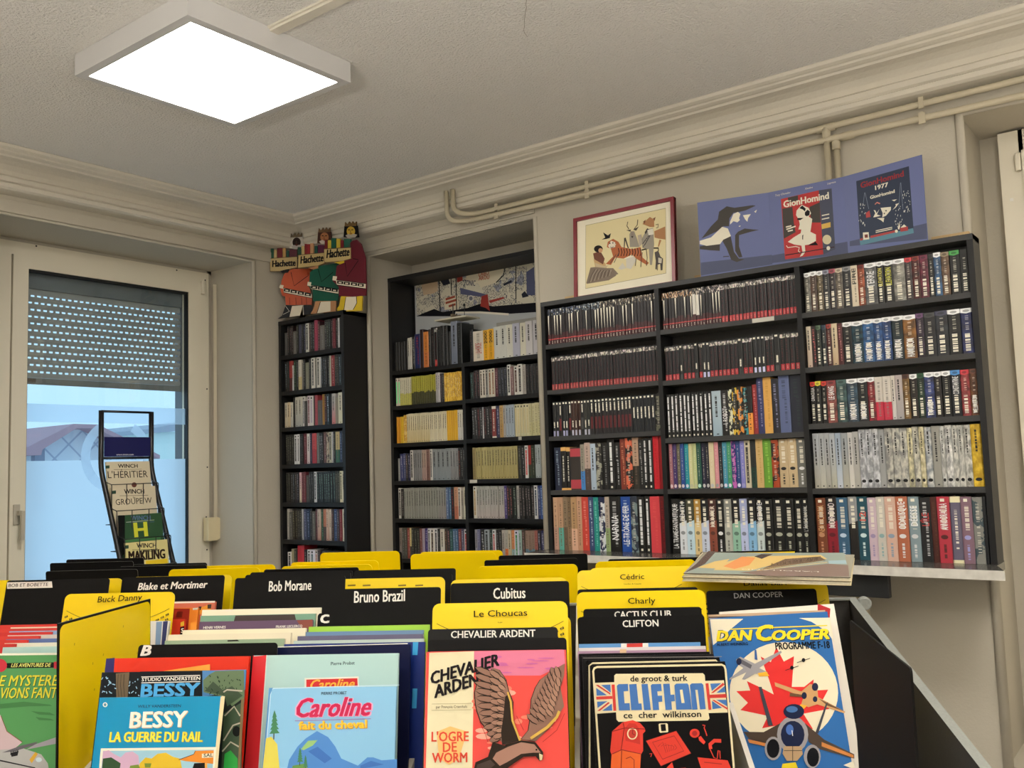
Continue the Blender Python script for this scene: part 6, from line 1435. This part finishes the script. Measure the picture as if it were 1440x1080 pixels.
album('black comic album with red grandfather clock, cream rim and blue title', at_b(830.5, 936.5, 1.598), 0.2235, bk, art_clock, tilt=T5, roll=1.0, zoom=(800, 900, 6), r=0.006)
album('black comic album with cream rim directly behind the clock album', at_b(825, 929.5, 1.617), 0.2235, bk, rim(196, 172), tilt=T5, roll=0.6, zoom=(800, 900, 6), r=0.006)
album('plain black comic album second behind the clock album', at_b(819, 922.8, 1.636), 0.2235, (34, 33, 34), lambda A: A.line((140, 134, 130), [(120, 152), (1290, 140)], 5), tilt=T5, zoom=(800, 900, 6), r=0.004)
album('worn black comic album third behind the clock album', at_b(815, 919.5, 1.655), 0.2235, (24, 22, 24), tilt=T5, zoom=(800, 900, 6))
album('lilac comic album second before the striped blue album', at_b(813.5, 916, 1.674), 0.222, (176, 140, 164), lambda A: A.poly((226, 190, 150), [(430, 78), (485, 76), (485, 110), (430, 112)]), tilt=T5, zoom=(800, 900, 6))
album('white comic album directly before the striped blue album', at_b(815, 911.5, 1.693), 0.222, (222, 216, 214), tilt=T5, zoom=(800, 900, 6))
album('blue comic album with white and red stripe under the black dividers', at_b(815, 906, 1.712), 0.215, (96, 148, 200), lambda A: A.polys(WHT, [(440, 30), (670, 26), (670, 60), (440, 64)]).polys(UR, [(488, 30), (622, 26), (622, 60), (488, 64)]), tilt=T5, zoom=(800, 900, 6))
divider('black divider with single-word bold capitals above the clock album', at_b(812, 868, 1.755), 0.232, (17, 16, 16), [('CLIFTON', (876, 881.8), (926, 880.6), 9.2, WHT, 0.03)], tilt=T5)
divider('black divider with half-hidden two-word capitals above the clock album', at_b(820, 856.5, 1.80), 0.222, (22, 21, 21), [('CACTUS CLUB', (864.3, 869.2), (943.7, 867.6), 9.2, WHT, 0.03)], tilt=T5)
divider('yellow divider with black title between black dividers above the clock album', at_b(810.5, 833, 1.845), 0.248, YEL, [('Charly', (883.3, 849.2), (921.4, 848.3), 8.2, INKB, 0.015)], pattern=True, tilt=T5)
divider('plain black divider between the two titled yellow dividers', at_b(812, 829, 1.95), 0.245, BLK)
divider('yellow divider with black title and tiny second line, behind the plain black divider', at_b(811.5, 802.5, 2.20), 0.247, YEL, [('Cédric', (872, 815.4), (905.8, 814.5), 7.2, INKB, 0.015), ('Laudec & Cauvin', (877.5, 822.6), (901.5, 822.2), 2.0, INKB)], pattern=True)
divider('plain yellow divider just behind the yellow divider with the tiny second line', at_b(829, 799, 2.255), 0.247, YEL)
# ---- column of the jet album (right)
def art_jet(A):
    BLU = (38, 98, 160); A.h += 0
    A.polys((224, 214, 188), [(90, 52), (320, 50), (235, 120), (140, 210), (112, 232)], [(705, 45), (918, 42), (948, 215), (900, 140), (790, 70)])
    A.ell((226, 214, 184), 600, 560, 375, 350, 40)
    A.poly((214, 46, 44), [(548, 245), (600, 345), (670, 308), (655, 520), (740, 520), (806, 468), (800, 545), (906, 540), (868, 610), (915, 672), (735, 705), (802, 812), (640, 770), (450, 806), (490, 720), (300, 680), (352, 630), (272, 550), (368, 545), (345, 480), (420, 515), (530, 572), (498, 470), (440, 310), (510, 350)])
    A.text('D', (146, 206), (205, 205), 76, (40, 52, 40), 0.07, 0.2)
    for tx, x0, x1, y0, y1, cap in (('DAN', 138, 385, 202, 196, 68), ('C', 418, 530, 200, 197, 104), ('OOPER', 525, 912, 198, 188, 68)):
        A.text(tx, (x0+5, y0+6), (x1+5, y1+6), cap, (30, 44, 60), 0.08, 0.22); A.text(tx, (x0, y0), (x1, y1), cap, (236, 206, 30), 0.08, 0.22)
    A.line((236, 206, 30), [(230, 122), (900, 96)], 7)
    A.text('PROGRAMME F-18', (545, 263), (918, 252), 48, (20, 22, 26), 0.04); A.text('ALBERT WEINBERG', (138, 238), (352, 231), 19, (20, 30, 44), 0.03)
    G1, G2, NV = (150, 146, 148), (92, 90, 96), (24, 32, 62)
    A.polys(G1, [(270, 330), (300, 312), (400, 360), (580, 270), (586, 284), (430, 390), (490, 420), (400, 430), (330, 470), (310, 468), (340, 420), (225, 472), (225, 462), (320, 390), (275, 360)]); A.polys(G2, [(290, 320), (380, 370), (370, 395), (285, 350)]); A.polys((50, 90, 150), [(398, 262), (410, 265), (418, 335), (398, 330)]); A.polys((230, 170, 50), [(420, 425), (480, 415), (500, 445), (430, 448)]); A.ell(NV, 290, 345, 18, 24)
    TANJ = (196, 150, 100)
    A.polys(TANJ, [(536, 488), (720, 552), (780, 500), (830, 510), (836, 590), (1024, 692), (1015, 702), (830, 640), (770, 660), (720, 640), (735, 590), (540, 515)]); A.polys((104, 74, 50), [(640, 560), (730, 575), (725, 590), (640, 585)], [(840, 600), (1020, 690), (900, 650)]); A.ell(NV, 815, 520, 22, 28).ell(NV, 740, 580, 18, 24).ell(NV, 815, 605, 16, 20); A.polys((232, 170, 50), [(715, 640), (760, 650), (730, 680), (700, 660)])
    for c in ((735, 335), (655, 388)): A.line((30, 30, 34), [(c[0]-45, c[1]+18), (c[0]+45, c[1]-12)], 4); A.ell((24, 24, 28), c[0], c[1], 12, 14)
    A.polys((60, 62, 72), [(424, 520), (446, 520), (524, 785), (494, 790)], [(905, 622), (888, 640), (815, 842), (838, 840)])
    A.polys((70, 56, 46), [(320, 830), (460, 832), (590, 762), (600, 880), (510, 900), (470, 910), (360, 878)], [(745, 770), (880, 885), (1085, 985), (1085, 1015), (850, 950), (770, 900)])
    A.polys((190, 120, 60), [(860, 900), (1080, 990), (1080, 1010), (860, 930)], [(350, 880), (480, 910), (470, 930), (360, 905)])
    A.ell(G1, 660, 850, 108, 128); A.ell(NV, 668, 690, 72, 52); A.ell((70, 110, 160), 655, 675, 40, 22); A.ell(NV, 660, 850, 82, 96); A.ell((70, 104, 170), 640, 815, 26, 36)
    A.ell(G1, 525, 945, 58, 82).ell((22, 22, 26), 525, 945, 44, 66).ell(G1, 795, 1000, 58, 82).ell((22, 22, 26), 800, 1005, 42, 66)
    A.polys((176, 146, 110), [(600, 930), (720, 930), (730, 985), (690, 1030), (620, 1030), (590, 980)]); A.line((60, 50, 44), [(600, 960), (725, 960)], 4); A.line((60, 50, 44), [(660, 930), (660, 1030)], 4)
    A.polys((226, 200, 40), [(590, 1050), (680, 1040), (700, 1090), (580, 1090)]); A.polys((230, 220, 196), [(1010, 1060), (1080, 1030), (1090, 1090)]); A.line(WHT, [(655, 820), (660, 858)], 5)
album('blue comic album with fighter jets, red maple leaf and yellow title', at_b(998.5, 869.5, 1.84), 0.2215, (38, 98, 160), art_jet, tilt=15, roll=2.2, zoom=(980, 860, 4.909))
album('thin cream comic album just behind the jet album', at_b(997, 864.5, 1.868), 0.222, (190, 160, 130), lambda A: A.line((60, 40, 36), [(80, 40), (900, 24)], 8), tilt=15, roll=1.2, zoom=(980, 860, 4.909))
album('white comic album with red corner leaning out right of the jet album', at_b(1172.5, 849, 1.905), 0.222, (228, 220, 206), lambda A: A.zoom(1090, 760, 7.2).polys((168, 34, 40), [(430, 640), (560, 690), (552, 790), (430, 770)]), tilt=15, roll=3.0, left=False, thick=0.012)
divider('black divider with dim grey capitals under the magazines', at_b(993, 831, 2.00), 0.225, (12, 11, 11), [('DAN COOPER', (1032.6, 841.4), (1101.2, 839.2), 7.4, (150, 148, 146), 0.01)], tilt=15)
divider('yellow divider shaded by the magazines, behind the dim grey capitals', at_b(1163, 819, 2.05), 0.25, YEL, [('Dallas Barr', (1045.5, 824.4), (1108.7, 823.2), 6, INKB, 0.015)], left=False, pattern=True, tilt=15)
divider('yellow divider sticking out left under the magazines', at_b(966, 815, 2.12), 0.25, YEL, tilt=15, pattern=True)
divider('yellow divider with black rim behind the magazines', at_b(984.5, 776.5, 2.42), 0.24, (24, 22, 20), fn=lambda A, w, h: (setattr(A, 'local', True), A.flat(YEL, [(0.004, 0), (w-0.004, 0), (w-0.004, h-0.004), (0.004, h-0.004)])), tilt=-8)
# turned black divider standing sideways at the right end
q0, q1 = BP(0.42, 1.600, 1.28), BP(0.395, 1.236, 1.28)
A = Art(q0-Vector((0, 0, 0.345)), q1-q0, (0, 0, 1), 0.42); A.rough = 0.7; A.base((q1-q0).length, 0.345, 0.003, (20, 19, 18), r=0.006, corners=(1, 1, 0, 0))
tag(A.done('comic_divider'), 'large black divider turned sideways at the right end of the bin', 'divider')

# ---- backs of the dividers in the rear bin
TR_ = -6
rear = [
 ('plain black divider lowest of the dark steps under the window glass', (64, 803.5), 2.36, BLK), ('plain black divider middle of the dark steps under the window glass', (70, 792, ), 2.60, BLK), ('plain black divider topmost of the dark steps under the window glass', (93, 787), 2.80, BLK),
 ('plain black divider in front of the display rack, right of the dark steps', (167, 797), 2.50, BLK), ('plain black divider behind the yellow pair in front of the window frame', (178, 794), 2.74, BLK),
 ('yellow divider back, lower of the pair in front of the window frame', (237, 801), 2.43, YEL), ('yellow divider back, upper of the pair in front of the window frame', (263, 796.5), 2.52, YEL),
 ('plain black divider behind the narrow-titled third column, before two yellow backs', (371, 801), 2.38, BLK), ('yellow divider back, lower of the two before the corner bookcase', (395, 796.5), 2.48, YEL), ('yellow divider back, upper of the two before the corner bookcase', (408, 791), 2.56, YEL),
 ('yellow divider back standing tallest in front of the corner bookcase', (450, 777.5), 2.86, YEL), ('plain black divider peeking out right of the tallest yellow back', (456, 778.5), 2.93, BLK),
 ('yellow divider back, nearer of the pair before the recess bookcase', (577, 779.5), 2.70, YEL), ('yellow divider back, farther of the pair before the recess bookcase', (590, 776.5), 2.78, YEL),
 ('plain black divider, lower of the dark pair before the white ledge edge', (681, 788), 2.52, BLK), ('plain black divider, upper of the dark pair before the white ledge edge', (701, 781.5), 2.64, BLK),
 ('yellow divider back right behind the eagle column', (672, 796.5), 2.35, YEL), ('yellow divider back behind the clock column', (837, 790), 2.38, YEL), ('plain black divider peeking out above the clock column', (855, 786.5), 2.47, BLK),
]
for lab, (x, y), b, c in rear: divider(lab, at_b(x, y, b), 0.25, c, tilt=TR_)

# ---- landscape-format albums lying across the right column
def flat_album(label, c, drop, grow, art):
    fl, fr_, bl = at_b(961-grow, 806+drop, 2.0), at_b(1196+grow*0.4, 812+drop, 1.90), at_b(1000, 774, 2.24)
    U = (fr_-fl); w = U.length; U.normalize(); V = (bl-fl); V = V-U*V.dot(U); h = min(V.length, 0.235); N = U.cross(V).normalized()
    t = thing('comic_album', label, 'comic album', tuple(fl)); th = 0.0075
    A = Art(fl, U, V, 0.25); A.base(w, h, 0.0012, c, edge=(60, 52, 48)); art(A, w, h); child(A.done('front_cover'), t)
    B = Art(fl-N*0.0013, U, V, 0.8); B.local = True; prism(B.bm, [(0.002, 0.002), (w-0.002, 0.002), (w-0.002, h), (0.002, h)], -th+0.0014, 0, B.mi(M_EDGE)); child(B.done('page_block'), t)
    C = Art(fl-N*th, U, V, 0.3); C.local = True; prism(C.bm, [(0, 0), (w, 0), (w, h), (0, h)], -0.0012, 0.0, C.mi((206, 190, 150))); child(C.done('back_cover'), t)
    return t
def art_port(A, w, h):
    A.zoom(960, 760, 5.76)
    A.polys((140, 150, 140), [(30, 262), (230, 100), (1310, 100), (1350, 290)]); A.polys((92, 74, 66), [(20, 260), (110, 190), (210, 85), (270, 90), (180, 190), (110, 225)])
    A.polys((206, 176, 110), [(250, 240), (330, 180), (520, 130), (1120, 118), (1170, 150), (760, 190), (540, 245)], [(120, 220), (260, 170), (380, 150), (300, 230)])
    A.polys((216, 142, 84), [(330, 210), (480, 130), (590, 140), (540, 200), (420, 232)]); A.polys((110, 90, 70), [(620, 240), (830, 150), (1110, 130), (1160, 160), (700, 230)]); A.polys((60, 56, 56), [(580, 130), (640, 112), (730, 112), (640, 150)])
    A.polys((128, 108, 98), [(460, 260), (820, 225), (1180, 190), (1340, 200), (1350, 292), (700, 290)]); A.line((236, 196, 120), [(600, 245), (1170, 178)], 12).line((226, 206, 140), [(560, 240), (1140, 168)], 6)
    A.polys((150, 172, 176), [(1180, 165), (1320, 160), (1330, 190), (1185, 190)])
    rr = random.Random(4)
    for i in range(30): x = rr.uniform(700, 1120); A.line((70, 60, 52), [(x, 205-(x-700)*0.12), (x+rr.uniform(-8, 8), 190-(x-700)*0.14)], 4)
    A.text("L'AROLLAND", (1104, 256), (480, 234), 26, (232, 224, 204), 0.02)
flat_album('landscape comic album with a harbour picture lying uppermost on the right column', (146, 140, 122), 0, 0, art_port)
flat_album('landscape comic album lying under the harbour album on the right column', (214, 200, 164), 5.6, 2, lambda A, w, h: None)
